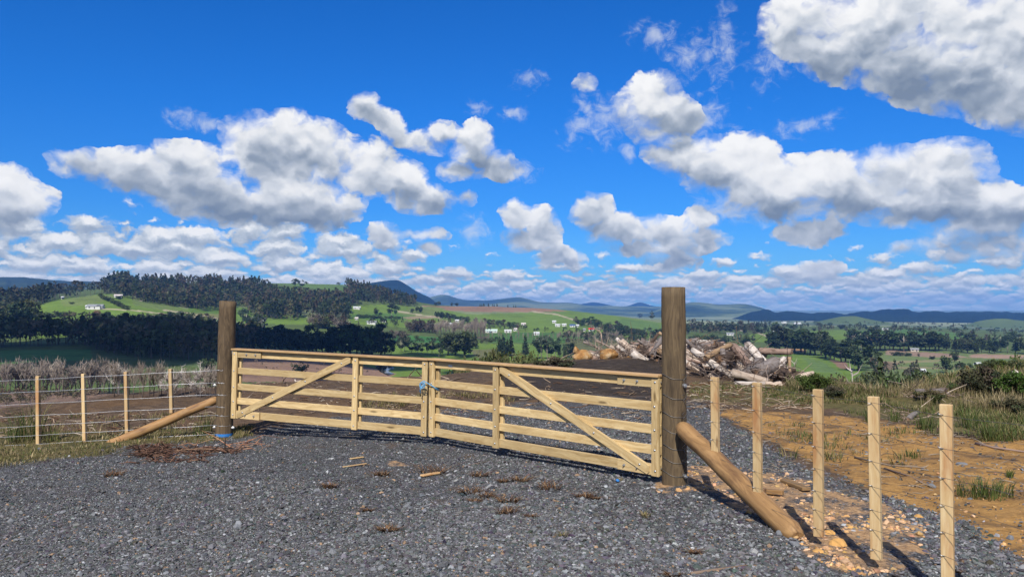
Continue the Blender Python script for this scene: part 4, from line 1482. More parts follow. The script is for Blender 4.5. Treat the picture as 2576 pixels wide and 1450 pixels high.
plant('bush', 2345, 903, 11, 1.2, 'shrub', 'lone round bush in the yellow-green paddock', 'shrub')
plant('brown', 2311, 897, 10, 1.1, 'tree', 'small brownish tree beside the lone paddock bush', 'tree')
plant('broadleaf', 2382, 938, 44, 1.05, 'tree', 'dark rounded tree standing alone above the right track', 'tree')
plant('broadleaf', 2402, 910, 28, 1.0, 'tree', 'dark tree behind the lone rounded one, below the brown field', 'tree')
row(['broadleaf', 'bush'], 9, 2415, 2580, 932, 925, 18, 28, 'of the round trees near the white dome', 'round trees near the white dome', 'tree', (1.0, 1.3), 7)
plant('autumn', 2432, 934, 16, 1.1, 'autumn_tree', 'reddish bush between the two round dark trees', 'tree')
row(['gum', 'broadleaf', 'pine', 'brown', 'macrocarpa'], 34, 1728, 1965, 833, 838, 14, 27, 'of the garden trees around the farmhouses behind the pile', 'garden trees behind the log pile', 'garden_tree', (.9, 1.3), 8, 5)
row(['bush', 'broadleaf', 'gum'], 10, 1735, 1900, 858, 862, 14, 24, 'of the low trees just above the pile', 'low trees above the pile', 'tree', (1.0, 1.4), 9)
plant('broadleaf', 1880, 866, 26, 1.25, 'tree', 'bushy tree beside the farm track right of the pile top', 'tree')
row(['bush', 'brown', 'broadleaf'], 16, 1960, 2330, 829, 832, 7, 13, 'of the far scattered trees on the plain', 'scattered trees on the plain', 'tree', (1.1, 1.6), 10, 3)
plant('pine', 2019, 852, 18, .9, 'pine_tree', 'small lone conifer on the sloping meadow', 'tree')
row(['bush'], 22, 1740, 2560, 812, 826, 4, 8, 'of the specks of trees on the far plain', 'far trees on the plain', 'tree', (1.3, 2.0), 11, 3)
# centre
plant('gum', 985, 798, 36, 1.0, 'gum_tree', 'tall pale-trunked gum on the green slope', 'tree')
plant('gum', 998, 797, 30, .95, 'gum_tree', 'second gum, close right of the tallest one', 'tree')
plant('broadleaf', 946, 792, 19, 1.05, 'tree', 'lone round dark tree on the left of the green slope', 'tree')
plant('bush', 957, 791, 8, 1.1, 'shrub', 'small bush at the foot of the lone round tree', 'shrub')
row(['broadleaf'], 3, 1032, 1062, 787, 787, 12, 17, 'of three dark trees high on the green slope', 'three dark slope trees', 'tree', (1.0, 1.3), 12)
row(['broadleaf', 'macrocarpa'], 12, 1098, 1178, 797, 812, 12, 18, 'in the dark line running down the pasture', 'dark line down the pasture', 'tree', (1.0, 1.3), 13, 1.5)
plant('broadleaf', 1196, 812, 14, 1.2, 'tree', 'round tree just right of the dark pasture line', 'tree')
row(['broadleaf', 'macrocarpa', 'brown'], 8, 1215, 1308, 818, 829, 15, 26, 'of the trees above the white sheds', 'trees above the white sheds', 'tree', (1.0, 1.3), 14)
row(['macrocarpa', 'broadleaf', 'brown'], 14, 1440, 1562, 812, 836, 15, 26, 'of the trees by the red-roofed house', 'trees by the red roof', 'tree', (1.0, 1.25), 15, 4)
row(['broadleaf', 'macrocarpa', 'gum'], 13, 1520, 1665, 842, 846, 16, 28, 'of the trees between red roof and round post', 'trees right of the red roof', 'tree', (1.0, 1.3), 16, 4)
plant('gum', 1640, 806, 24, 1.1, 'gum_tree', 'open-crowned gum on the pasture crest beside the tall post', 'tree')
plant('macrocarpa', 1610, 800, 13, 1.2, 'tree', 'dark tree on the pasture crest left of the gum', 'tree')
plant('macrocarpa', 1492, 803, 8, 1.1, 'tree', 'tiny lone tree on the pasture crest', 'tree')
row(['pine'], 9, 1205, 1252, 770, 771, 7, 10, 'in the thin pine row on the brown crest', 'thin pine row on the crest', 'pine_tree', (.9, 1.2), 17, 1)
row(['pine'], 6, 1262, 1302, 771, 774, 5, 8, 'in the lower end of the crest pine row', 'low end of the crest pine row', 'pine_tree', (.9, 1.2), 18, 1)
row(['macrocarpa', 'broadleaf'], 8, 1090, 1172, 768, 770, 7, 11, 'of the dark trees on the crest left of the pine row', 'dark crest trees', 'tree', (1.2, 1.5), 19, 1)
row(['bare_poplar'], 20, 1095, 1192, 842, 846, 34, 44, 'in the grey leafless poplar stand', 'grey poplar stand', 'bare_poplar', (1.0, 1.4), 20)
row(['bare_poplar'], 7, 1192, 1222, 850, 852, 46, 56, 'in the tall leafless poplar row', 'tall poplar row', 'bare_poplar', (.7, 1.0), 21)
row(['bare_willow', 'brown'], 14, 1020, 1100, 832, 838, 24, 34, 'in the brown thicket left of the poplar stand', 'brown thicket', 'bare_tree', (1.0, 1.5), 22)
row(['bare_willow', 'brown', 'broadleaf'], 12, 948, 1022, 856, 860, 24, 34, 'of the dull trees below the green slope', 'dull trees below the slope', 'bare_tree', (1.0, 1.4), 23)
row(['bare_poplar', 'bare_willow'], 26, 1400, 1570, 856, 862, 20, 32, 'in the grey leafless belt before the red roof', 'grey leafless belt', 'bare_tree', (1.0, 1.5), 24)
row(['bare_poplar'], 16, 1225, 1400, 856, 859, 20, 30, 'of the sparse bare poles in the middle paddock', 'sparse bare poles', 'bare_poplar', (.4, .7), 25)
row(['pine'], 4, 1250, 1288, 893, 896, 42, 52, 'of the four pines above the gate', 'pines above the gate', 'pine_tree', (1.0, 1.3), 26, 2)
plant('pine', 1322, 897, 56, 1.0, 'pine_tree', 'tallest pointed pine standing over the right gate leaf', 'tree')
row(['gum'], 5, 1348, 1402, 901, 905, 50, 62, 'of the thin-stemmed gums over the right gate leaf', 'gums over the right leaf', 'gum_tree', (.9, 1.1), 27, 2)
row(['pine', 'macrocarpa'], 4, 1405, 1440, 898, 900, 26, 40, 'of the dark trees beside the boulders', 'dark trees by the boulders', 'tree', (.8, 1.0), 28)
row(['gum', 'broadleaf'], 3, 1118, 1172, 893, 898, 58, 72, 'of the large gums above the meeting stiles', 'large gums above the stiles', 'gum_tree', (1.0, 1.2), 29, 2)
plant('pine', 1196, 876, 40, 1.0, 'pine_tree', 'feathery conifer right of the large gums', 'tree')
plant('broadleaf', 1182, 876, 24, 1.0, 'tree', 'small dark tree before the feathery conifer', 'tree')
plant('broadleaf', 984, 893, 34, 1.0, 'tree', 'dark oval tree at the edge of the shaded wood', 'tree')
row(['gum', 'brown', 'gum'], 8, 1002, 1108, 886, 896, 26, 42, 'of the slim trees in the middle meadow', 'slim meadow trees', 'gum_tree', (.8, 1.1), 30, 4)
row(['macrocarpa', 'broadleaf'], 9, 835, 962, 897, 905, 66, 92, 'of the big dark trees over the left gate leaf', 'big dark trees over the left leaf', 'dark_tree', (.9, 1.1), 31)
row(['macrocarpa'], 18, 636, 850, 882, 893, 48, 72, 'in the black shaded wood behind the left gate leaf', 'black shaded wood', 'dark_tree', (.9, 1.2), 32)
row(['bush', 'brown'], 14, 960, 1240, 850, 864, 7, 14, 'of the small bushes along the paddock edges', 'bushes on paddock edges', 'shrub', (1.0, 1.6), 33, 6, 'shrub')
row(['bush'], 10, 900, 1010, 799, 802, 6, 11, 'of the hedge bushes below the gum slope', 'hedge below the gum slope', 'shrub', (1.4, 1.9), 34, 1, 'shrub')
# left
row(['broadleaf', 'macrocarpa', 'olive'], 6, -20, 70, 850, 826, 52, 78, 'of the big trees at the far left edge', 'big trees at the left edge', 'tree', (.9, 1.2), 35, 5)
plant('autumn', 44, 848, 26, 1.1, 'autumn_tree', 'orange autumn tree at the edge of the big left trees', 'tree')
plant('broadleaf', 118, 832, 32, 1.2, 'tree', 'round dark tree low in the left meadow', 'tree')
plant('brown', 140, 832, 26, 1.1, 'tree', 'brownish tree beside the round dark meadow tree', 'tree')
row(['brown', 'bush'], 11, 78, 190, 798, 796, 9, 15, 'of the scrubby bushes across the left meadow', 'scrub in the left meadow', 'shrub', (1.2, 1.7), 36, 2, 'shrub')
row(['bush'], 12, 252, 322, 747, 779, 9, 13, 'in the hedge climbing the left meadow', 'hedge climbing the left meadow', 'hedge_bush', (1.2, 1.5), 37, 1, 'shrub')
plant('bush', 300, 752, 12, 1.3, 'shrub', 'round bush by the house under the pines', 'shrub')
plant('bush', 180, 764, 7, 1.5, 'shrub', 'lone dark bush on the left meadow', 'shrub')
row(['broadleaf', 'autumn', 'brown'], 4, 228, 275, 806, 806, 20, 30, 'of the mixed trees in front of the long white house', 'trees before the white house', 'tree', (.9, 1.2), 38, 2)
row(['brown', 'bare_willow', 'broadleaf'], 16, 370, 545, 806, 814, 16, 28, 'of the brown trees along the lane by the brown post', 'brown lane trees', 'tree', (.9, 1.4), 39, 4)
row(['bare_willow', 'brown', 'olive'], 20, 775, 880, 818, 832, 24, 36, 'of the pinkish bare trees under the pine hill', 'pinkish bare trees', 'bare_tree', (1.0, 1.5), 40, 4)
row(['gum', 'macrocarpa'], 9, 610, 665, 818, 838, 26, 44, 'of the trees just right of the brown post', 'trees right of the brown post', 'tree', (.9, 1.2), 41, 4)
row(['bare_poplar', 'bare_willow'], 30, -10, 300, 992, 992, 74, 96, 'in the bare grey thicket behind the left wires', 'bare thicket behind the left wires', 'bare_tree', (1.0, 1.4), 42, 6)
row(['bare_poplar', 'bare_white'], 22, 285, 545, 994, 1000, 72, 92, 'of the pale bare trees behind the left strut', 'pale bare trees behind the strut', 'bare_tree', (.9, 1.2), 43, 5)
plant('broadleaf', 520, 935, 36, 1.3, 'tree', 'dark rounded tree low in the field beside the brown post', 'tree')
plant('bush', 752, 936, 30, 1.2, 'shrub', 'dark rounded bush seen through the left leaf', 'shrub')
plant('gum', 742, 722, 22, 1.5, 'gum_tree', 'spreading open-crowned tree on the green hilltop', 'tree')
plant('gum', 760, 724, 20, 1.6, 'gum_tree', 'second spreading tree on the hilltop, right of the first', 'tree')
row(['bush', 'macrocarpa'], 12, 690, 860, 711, 715, 5, 9, 'of the hedge trees along the hilltop skyline', 'hilltop hedge', 'hedge_bush', (1.3, 1.9), 44, 1)
row(['broadleaf', 'brown', 'gum', 'autumn', 'broadleaf', 'macrocarpa'], 24, 60, 545, 844, 838, 17, 30, 'of the mixed trees along the shadow edge below the left meadow', 'mixed trees below the left meadow', 'tree', (.95, 1.3), 47, 4)
# the slope just below the platform
row(['olive'], 11, 1165, 1420, 0, 0, 40, 60, 'of the olive wattles rising behind the right gate leaf', 'olive wattles', 'wattle_bush', (.9, 1.1), 45) if False else None
r_ = random.Random(46)
for i in range(11):
    px = 1172 + i * 23 + r_.uniform(-5, 5)
    top = np.interp(px, [1170, 1210, 1260, 1300, 1340, 1420], [905, 880, 874, 880, 889, 902])
    plant('olive_near', px, 960, 960 - top - 7 - r_.uniform(0, 5), .55, 'wattle_bush', f'{ORD[i]} from the left of the olive wattles behind the right gate leaf', 'shrub', 'olive wattles', d=r_.uniform(60, 72), rnd=r_)
spec = [('broad_near', 2072, 948, 52), ('brown_near', 2100, 950, 46), ('olive_near', 2126, 945, 50), ('bare_white', 2140, 912, 56), ('broad_near', 2168, 944, 50), ('pine', 2216, 908, 60), ('broad_near', 2190, 945, 48), ('broad_near', 2232, 938, 52),
        ('broad_near', 2262, 930, 56), ('broad_near', 2290, 940, 52), ('broad_near', 2312, 952, 48), ('brown_near', 2370, 932, 50), ('olive_near', 2348, 935, 56), ('bare_white', 1996, 898, 40), ('bush', 2046, 962, 44)]
desc = {'broad_near': 'dense green tree', 'brown_near': 'brownish scrubby tree', 'olive_near': 'olive-green tree', 'bare_white': 'whitish leafless tree', 'pine': 'pointed dark conifer', 'bush': 'low bush'}
for i, (k, px, top, d) in enumerate(spec):
    plant(k, px, 1010, 1010 - top, .62 if k not in ('pine', 'bare_white') else .6, 'slope_tree', f'{desc[k]}, {ORD[i]} along the slope edge right of the pile', 'tree', 'slope edge trees', d=d, rnd=r_)

plant('broad_near', 2574, 1000, 122, .5, 'slope_tree', 'dark tree cut by the right edge above the bank', 'tree', d=55, rnd=r_)

# woods that read as one mass
def wood(name, polys, seed, cols, kinds=(0.6, 0.4), label=None):
    """A wood as one mass: many small trees, each a ragged heap of leaf clumps, in one object."""
    r = np.random.default_rng(seed)
    V, F, C = [], [], []
    n0 = 0
    for poly, n, hm in polys:
        xs = [p[0] for p in poly]; ys = [p[1] for p in poly]
        px, py = r.uniform(min(xs), max(xs), n * 4), r.uniform(min(ys), max(ys), n * 4)
        k = in_poly(px, py, poly)
        G = ground_hit(px[k][:n], py[k][:n])
        G = G[G[:, 1] > 150]
        for g in G:
            H = hm * r.uniform(.7, 1.25)
            m = 44
            if r.random() < kinds[0]:            # conical
                t = r.random(m) ** .8
                rad = (1.05 - t) * H * .22
                a = r.uniform(0, 2 * PI, m)
                P = np.stack([np.cos(a) * rad, np.sin(a) * rad, H * (.12 + .88 * t)], 1)
            else:                                # rounded
                d = r.normal(size=(m, 3)); d /= np.linalg.norm(d, axis=1)[:, None]
                d[:, 2] = np.where(d[:, 2] < -.5, -d[:, 2], d[:, 2])
                P = d * np.array((H * .34, H * .34, H * .36)) * r.uniform(.6, 1, (m, 1)) + np.array((0, 0, H * .58))
            v, f = leaf_quads(r, P + g, H * .085, .3)
            c = np.array(cols[r.integers(len(cols))]) * r.uniform(.7, 1.3) * r.uniform(.75, 1.25, (m, 1))
            V.append(v); F.append(f + n0); C.append(np.repeat(c, 4, 0)); n0 += len(v)
            s = H * .012                                                            # stem
            q = np.array([(-s, 0, 0), (s, 0, 0), (s * .5, 0, H * .8), (-s * .5, 0, H * .8), (0, -s, 0), (0, s, 0), (0, s * .5, H * .8), (0, -s * .5, H * .8)]) + g
            V.append(q); F.append(np.array([(0, 1, 2, 3), (4, 5, 6, 7)]) + n0); C.append(np.tile((.13, .11, .09), (8, 1))); n0 += 8
    o = mesh_np(name, np.concatenate(V), np.concatenate(F), M_NEEDLE, {'tint': ('POINT', np.concatenate(C))}, False)
    tag(o, label, kind='stuff')
    return o


PINEC = [(.030, .046, .018), (.022, .034, .015), (.040, .055, .022), (.055, .062, .026), (.068, .064, .030), (.075, .058, .034)]
wood('pine_forest', [([(262, 742), (285, 722), (330, 712), (560, 716), (655, 720), (690, 742), (760, 752), (850, 755), (890, 735), (935, 745), (915, 762), (875, 775), (880, 800), (840, 806), (790, 800), (760, 790), (740, 806), (650, 800),
                      (610, 772), (560, 776), (520, 783), (440, 770), (350, 752)], 1500, 19),
                     ([(330, 755), (360, 746), (440, 758), (500, 775), (440, 772)], 120, 16), ([(865, 716), (920, 728), (1050, 764), (1040, 772), (980, 766), (905, 760)], 260, 17), ([(255, 742), (280, 718), (320, 712), (330, 730)], 60, 27)],
     51, PINEC, (.65, .35), 'dark pine forest covering the hill behind the brown post')
wood('woodland', [([(-120, 770), (0, 755), (120, 745), (250, 738), (262, 744), (150, 752), (60, 775), (-120, 800)], 330, 22), ([(-100, 800), (40, 780), (60, 800), (-20, 830), (-100, 840)], 60, 20)],
     52, [(.03, .04, .02), (.04, .045, .025), (.055, .05, .032), (.025, .036, .018)], (.3, .7), 'mixed woodland on the ridge at the far left')
wood('shaded_woodland', [([(-120, 882), (0, 874), (215, 868), (240, 884), (380, 892), (560, 884), (640, 886), (640, 862), (560, 858), (480, 853), (420, 850), (360, 858), (300, 862), (200, 860), (100, 864), (-120, 866)], 520, 17),
                         ([(215, 868), (560, 868), (560, 912), (300, 900)], 130, 17)],
     53, [(.05, .06, .022), (.075, .070, .034), (.095, .075, .045), (.042, .058, .02), (.06, .07, .026)], (.25, .75), 'woodland in cloud shadow across the left valley')
wood('dry_scrub', [([(-60, 984), (540, 988), (540, 1015), (-60, 1030)], 420, 2.6), ([(600, 905), (900, 915), (940, 945), (600, 950)], 40, 2.2)], 55,
     [(.13, .09, .06), (.10, .085, .05), (.075, .07, .035), (.16, .12, .08)], (.05, .95), 'low reddish scrub on the slope behind the left fence')
wood('distant_trees', [([(1730, 815), (2600, 838), (2600, 846), (1730, 826)], 150, 11), ([(1850, 806), (2600, 822), (2600, 828), (1850, 812)], 90, 10), ([(1700, 826), (1930, 826), (1930, 842), (1700, 842)], 70, 13),
                       ([(900, 800), (1400, 836), (1400, 846), (900, 822)], 60, 9), ([(0, 800), (560, 815), (560, 832), (0, 830)], 70, 10), ([(1420, 838), (1665, 842), (1665, 872), (1420, 872)], 70, 11),
                       ([(2180, 925), (2576, 940), (2576, 990), (2200, 990)], 60, 8), ([(960, 862), (1260, 858), (1260, 866), (960, 868)], 50, 6)],
     54, [(.03, .045, .02), (.05, .055, .03), (.07, .062, .04), (.026, .038, .018)], (.2, .8), 'scattered trees and hedges across the farmland')
# ------------------------------------------------------------------ farm buildings in the valley
def mat_flat(name, col, rough=0.6):
    return mat_plain(name, col, rough, 0.3, 0, 0.12, 0.6)


M_WALL = mat_flat('white_weatherboard', (.52, .52, .49))
M_WALL_D = mat_flat('tan_wall', (.42, .36, .30))
M_ROOF = {'white': mat_flat('white_roof', (.48, .49, .49), .4), 'grey': mat_flat('grey_roof', (.22, .23, .24), .5), 'blue': mat_flat('blue_roof', (.05, .09, .22), .4), 'red': mat_flat('red_roof', (.55, .03, .03), .5),
          'pink': mat_flat('pale_roof', (.50, .44, .42), .5), 'brown': mat_flat('brown_roof', (.13, .09, .08), .6), 'green': mat_flat('pale_green_roof', (.42, .52, .45), .4)}
M_PANE = mat_plain('window_glass', (.03, .04, .05), .15, .6)


def house(px, py, wpx, roof, label, h=3.0, depth=None, rot=0.0, cat='house', name='farm_house', wings=0, wall=None):
    p = hit(px, py)
    W = wpx / FPX * p.y * .82
    h = h * .9
    D = depth or min(9.0, max(5.0, W * .5))
    root = empty(name, p, rot + math.atan2(-p.x, p.y) * .6)
    tag(root, label, cat, 'farm buildings in the valley')
    b = MB()
    b.box(-W / 2, W / 2, -D / 2, D / 2, -1.2, h)
    rh = min(2.2, D * .28)
    wv = [(-W / 2, -D / 2, h), (-W / 2, D / 2, h), (-W / 2, 0, h + rh - .02), (W / 2, -D / 2, h), (W / 2, D / 2, h), (W / 2, 0, h + rh - .02)]
    b.add(wv, [(0, 1, 2), (3, 5, 4)])
    if wings:
        b.box(W * .18, W * .42, -D * .5 - 3.0, -D * .5, -1.2, h - .1)
    b.build('wall', wall or M_WALL, root)
    b = MB()
    o_ = .45
    rv = []
    for s in (-1, 1):
        y0 = s * (D / 2 + o_); z0 = h - o_ * rh / (D / 2)
        q = [(-W / 2 - o_, y0, z0), (W / 2 + o_, y0, z0), (W / 2 + o_, 0, h + rh), (-W / 2 - o_, 0, h + rh)]
        q2 = [(x, y, z + .16) for x, y, z in q]
        b.add(q + q2, None, [(0, 1, 2, 3), (4, 5, 6, 7), (0, 1, 5, 4), (1, 2, 6, 5), (2, 3, 7, 6), (3, 0, 4, 7)])
    if wings:
        x0, x1 = W * .18 - .4, W * .42 + .4
        y0 = -D * .5 - 3.4
        xm = (x0 + x1) / 2
        q = [(x0, y0, h - .2), (xm, y0, h + rh * .8), (x1, y0, h - .2), (x0, 0, h - .2), (xm, 0, h + rh * .8), (x1, 0, h - .2)]
        b.add(q + [(x, y, z + .16) for x, y, z in q], [(0, 1, 2), (6, 8, 7)], [(0, 1, 4, 3), (1, 2, 5, 4), (6, 7, 10, 9), (7, 8, 11, 10)])
    b.build('roof', M_ROOF[roof], root)
    n = max(2, int(W / 4.2))
    for i in range(n):
        x = -W / 2 + W * (i + .5) / n
        if wings and W * .14 < x < W * .46:
            continue
        b = MB()
        door = (i == n // 2)
        b.box(x - (.5 if door else .8), x + (.5 if door else .8), -D / 2 - .05, -D / 2 + .05, .1 if door else .9, 2.1)
        b.build('door' if door else 'window', M_PANE, root)
    return root


house(241, 776, 44, 'grey', 'long white house across the left meadow', 3.2, wings=1, rot=-.15)
house(222, 775, 12, 'white', 'small white garage at the left end of the long meadow house', 2.6, rot=-.15, cat='shed', name='shed')
house(298, 748, 22, 'pink', 'pale house up under the pine hill beside a round bush', 3.0)
house(158, 752, 6, 'white', 'tiny white hut on the skyline of the left meadow', 2.4, cat='shed', name='shed')
house(324, 806, 30, 'pink', 'low pale shed with a pinkish roof by the lane', 3.2, cat='shed', name='shed')
house(303, 806, 7, 'white', 'little white tank shed left of the pinkish roof', 2.6, cat='shed', name='shed')
house(233, 828, 38, 'blue', 'white house with a long dark blue roof above the shaded woodland', 3.0, wings=1)
house(381, 822, 17, 'blue', 'small house with a bright blue roof in the woodland edge', 3.0)
house(440, 826, 18, 'white', 'white-roofed cottage in the woodland edge left of the brown post', 2.8)
house(626, 836, 26, 'white', 'pale house right behind the brown post', 3.0, rot=.2)
house(648, 835, 14, 'grey', 'small grey-roofed cottage beside the pale house at the brown post', 2.8)
house(690, 796, 29, 'white', 'white house in a clearing at the foot of the pine hill', 3.2)
house(662, 808, 16, 'grey', 'grey-roofed shed just below the clearing house', 2.8, cat='shed', name='shed')
house(898, 777, 21, 'white', 'white homestead high on the green slope right of the pines', 3.0, wings=1)
house(897, 804, 9, 'pink', 'small pale shed under the green slope', 2.6, cat='shed', name='shed')
house(935, 815, 28, 'grey', 'wide grey-roofed house at the bottom of the green slope', 3.0, wings=1)
house(965, 810, 14, 'white', 'small white cottage right of the wide grey-roofed house', 2.6)
house(1128, 820, 32, 'white', 'long low white house behind the poplar stand', 3.0)
house(1150, 810, 11, 'white', 'small white shed above the long low house', 3.0, cat='shed', name='shed')
house(1236, 836, 36, 'green', 'long pale green glasshouse in the middle paddocks', 2.6, cat='glasshouse', name='glasshouse')
house(1278, 836, 21, 'white', 'white tunnel shed next to the glasshouse', 2.8, cat='shed', name='shed')
house(1296, 832, 11, 'pink', 'small pale house at the end of the white tunnel shed', 3.0)
house(1350, 842, 16, 'white', 'white shed standing alone right of the glasshouse', 2.8, cat='shed', name='shed')
house(1317, 818, 13, 'pink', 'pale cottage among trees above the glasshouse', 2.8)
house(1394, 812, 11, 'white', 'white shed at the top of the farm lane', 3.0, cat='shed', name='shed')
house(1403, 821, 15, 'white', 'white house below the lane-top shed', 3.0, wings=1)
house(1419, 820, 13, 'white', 'second white house, right beside the lane house', 3.0)
house(1440, 822, 16, 'blue', 'blue-grey roofed house on the low pasture terrace', 3.0)
house(1453, 822, 8, 'white', 'tiny white shed right of the blue-grey roofed house', 2.6, cat='shed', name='shed')
house(1488, 832, 17, 'red', 'white house with a bright red roof', 3.0)
house(1470, 832, 7, 'grey', 'small grey garage left of the red-roofed house', 2.6, cat='shed', name='shed')
house(1837, 843, 22, 'grey', 'grey-roofed farmhouse in the garden trees behind the pile', 3.0, wings=1)
house(1866, 832, 28, 'brown', 'brown-roofed farmhouse above the pile', 3.0, wall=M_WALL_D)
house(1952, 834, 18, 'white', 'white farmhouse at the head of the curving track', 3.0, wings=1)
house(1970, 835, 10, 'white', 'white garage right of the track farmhouse', 2.8, cat='shed', name='shed')
house(2073, 845, 19, 'green', 'pale green shed on the sloping meadow', 3.2, cat='shed', name='shed')
house(1972, 813, 14, 'white', 'white shed far out on the plain, left of the two', 3.4, cat='shed', name='shed')
house(2006, 815, 20, 'white', 'longest white shed far out on the plain', 3.4, cat='shed', name='shed')
house(2201, 829, 13, 'pink', 'pale house on the far rise behind the grove', 3.2)
house(2227, 830, 17, 'white', 'long white shed on the far rise', 3.0, cat='shed', name='shed')
house(2300, 883, 22, 'grey', 'dull grey barn under the grove by the brown field', 2.4, wall=M_WALL_D, cat='barn', name='barn')
house(2322, 938, 10, 'white', 'low white shed out in the yellow-green paddock', 1.6, cat='shed', name='shed')
# white dome-shaped hay shelter
p = hit(2459, 917)
root = empty('hay_shelter', p, .3)
tag(root, 'white rounded fabric shelter among the round trees on the right', 'shelter')
W = 16 / FPX * p.y
b = MB()
a = np.linspace(0, PI, 11)
v = [(x, -math.cos(t) * W * .33, math.sin(t) * W * .42) for x in (-W / 2, W / 2) for t in a]
f = [(i, i + 1, 12 + i, 11 + i) for i in range(10)]
b.add(v, None, f)
b.build('cover', M_ROOF['white'], root)
b = MB()
b.add([(W / 2 - .02, -math.cos(t) * W * .31, math.sin(t) * W * .40) for t in a] + [(W / 2 - .02, 0, 0)], [(i, i + 1, 11) for i in range(10)])
b.build('end_wall', M_ROOF['grey'], root)

# ---- the cloud overhead, out of the picture, whose shadow lies across the left valley
def shadow_cloud(name, centre_ground, sx, sy, alt, seed, label):
    az, e = R(SUN_AZ_AWAY), R(SUN_EL)
    off = alt / math.tan(e)
    c = Vector((centre_ground[0] - math.sin(az) * off, centre_ground[1] - math.cos(az) * off, alt + centre_ground[2]))
    r = random.Random(seed)
    bm = bmesh.new()
    for i in range(46):
        a = r.uniform(0, 2 * PI); u = math.sqrt(r.random())
        s = r.uniform(.16, .30) * min(sx, sy) * (1.15 - .5 * u)
        q = bmesh.ops.create_icosphere(bm, subdivisions=3, radius=s)['verts']
        ox, oy = math.cos(a) * u * (sx - s), math.sin(a) * u * (sy - s)
        for v in q:
            k = 1 + .18 * (vnoise(v.co.x / s * 2 + i, v.co.y / s * 2 + v.co.z / s, seed) - .5)
            v.co = Vector((v.co.x * k + ox, v.co.y * k + oy, max(-s * .25, v.co.z * .6 * k) + r.uniform(0, 4)))
    me = bpy.data.meshes.new(name)
    bm.to_mesh(me); bm.free()
    m, T, b = material('cloud_vapour', 1.0, 0.0)
    b.inputs['Base Color'].default_value = (.9, .9, .9, 1)
    me.materials.append(m)
    for p_ in me.polygons:
        p_.use_smooth = True
    o = ob(name, me, None, c)
    tag(o, label, 'cloud', kind='structure')
    return o


shadow_cloud('cloud', (-265, 482, -30), 280, 172, 620, 3, 'white cloud drifting high overhead')
shadow_cloud('cloud', (-95, 595, -38), 75, 75, 620, 5, 'small white cloud drifting high overhead')
# ------------------------------------------------------------------ log pile
M_LOG = mat_tint('log_bark', 0.9, 0.15, 1.0, 0.0, 0)


def log_material():
    m, T, b = material('weathered_log', 0.88, 0.15)
    tc = T.node('ShaderNodeTexCoord').outputs['Object']
    rnd = T.node('ShaderNodeObjectInfo').outputs['Random']
    p = T.v('ADD', tc, T.xyz(T.m('MULTIPLY', rnd, 31.0), T.m('MULTIPLY', rnd, 17.0), 0.0))
    g = T.noise(T.v('MULTIPLY', p, (2.2, 14, 14)), 1.0, 5, 0.65)
    peel = T.noise(T.v('MULTIPLY', p, (2.0, 5, 5)), 1.0, 5, 0.6)
    c = T.mix(T.mr(g, 0.35, 0.7), attr(T, 'tint'), T.mix(1.0, attr(T, 'tint'), (.42, .36, .32), 'MULTIPLY'))
    c = T.mix(T.mr(peel, 0.56, 0.66, 0, 0.75, True), c, (.075, .052, .040))
    T.l.new(c, b.inputs['Base Color'])
    bump(T, b, g, 0.7, 0.02)
    return m


M_LOG = log_material()
LOG_COLS = {'pale barkless': (.52, .43, .35), 'bleached': (.62, .56, .50), 'pinkish': (.33, .235, .19), 'grey': (.21, .185, .175), 'dark': (.085, .062, .05), 'tan': (.33, .23, .14)}


def make_log(c, axis, L, r, kind, label, seed, group='logs heaped in the pile', name='log', bent=0.03):
    rr = random.Random(seed)
    axis = Vector(axis).normalized()
    b = MB()
    k = 9
    t = np.linspace(-.5, .5, k)
    rad = r * (1 + .14 * (-t) + np.array([rr.uniform(-.07, .07) for _ in t]))
    b1, b2 = rr.uniform(-bent, bent), rr.uniform(-bent, bent)
    pts = np.stack([t * L, b1 * np.cos(t * 3) * L, b2 * np.cos(t * 3.4) * L], 1)
    col = np.array(LOG_COLS[kind]) * rr.uniform(.8, 1.15)
    b.tube(pts, rad, 10, col=tuple(col))
    q_ = np.random.default_rng(seed + 5)
    vv = b.v[0]
    m_ = len(vv) - 2
    ax_ = np.repeat(pts, 10, 0)
    vv[:m_] = ax_ + (vv[:m_] - ax_) * q_.uniform(.82, 1.14, (m_, 1)) + np.where(np.abs(vv[:m_, :1]) > L * .49, q_.normal(0, r * .22, (m_, 1)), 0) * np.array((1, 0, 0))
    o = b.build(name, M_LOG, None, True)
    # saw-cut ends are lighter and browner than the flanks
    me = o.data
    a = me.attributes['tint']
    n = len(me.vertices)
    for j in (n - 1, n - 2):
        a.data[j].color = (.34, .20, .11, 1)
    for p in me.polygons:
        if len(p.vertices) == 3:
            p.use_smooth = False
    o.rotation_euler = axis.to_track_quat('X', 'Z').to_euler()
    o.location = c
    tag(o, label, 'log', group)
    return o


CREST = ([1470, 1520, 1560, 1620, 1680, 1760, 1800, 1850, 1880, 1915, 1950, 1985, 2010], [896, 889, 878, 863, 857, 858, 862, 873, 888, 906, 925, 946, 963])
BASEL = ([1470, 1560, 1660, 1730, 1800, 1880, 1950, 2010], [905, 908, 930, 950, 958, 966, 968, 970])
BASED = ([1470, 1660, 1730, 2010], [26.5, 23.2, 21.4, 19.2])


def pile_pt(px, s):
    base, crest = np.interp(px, *BASEL), np.interp(px, *CREST)
    d0 = np.interp(px, *BASED)
    return at(px, base + (crest - base) * s, d0 + 4.2 * s ** .8 * (0.35 + .65 * min(1, (base - crest) / 90)))


r_ = random.Random(11)
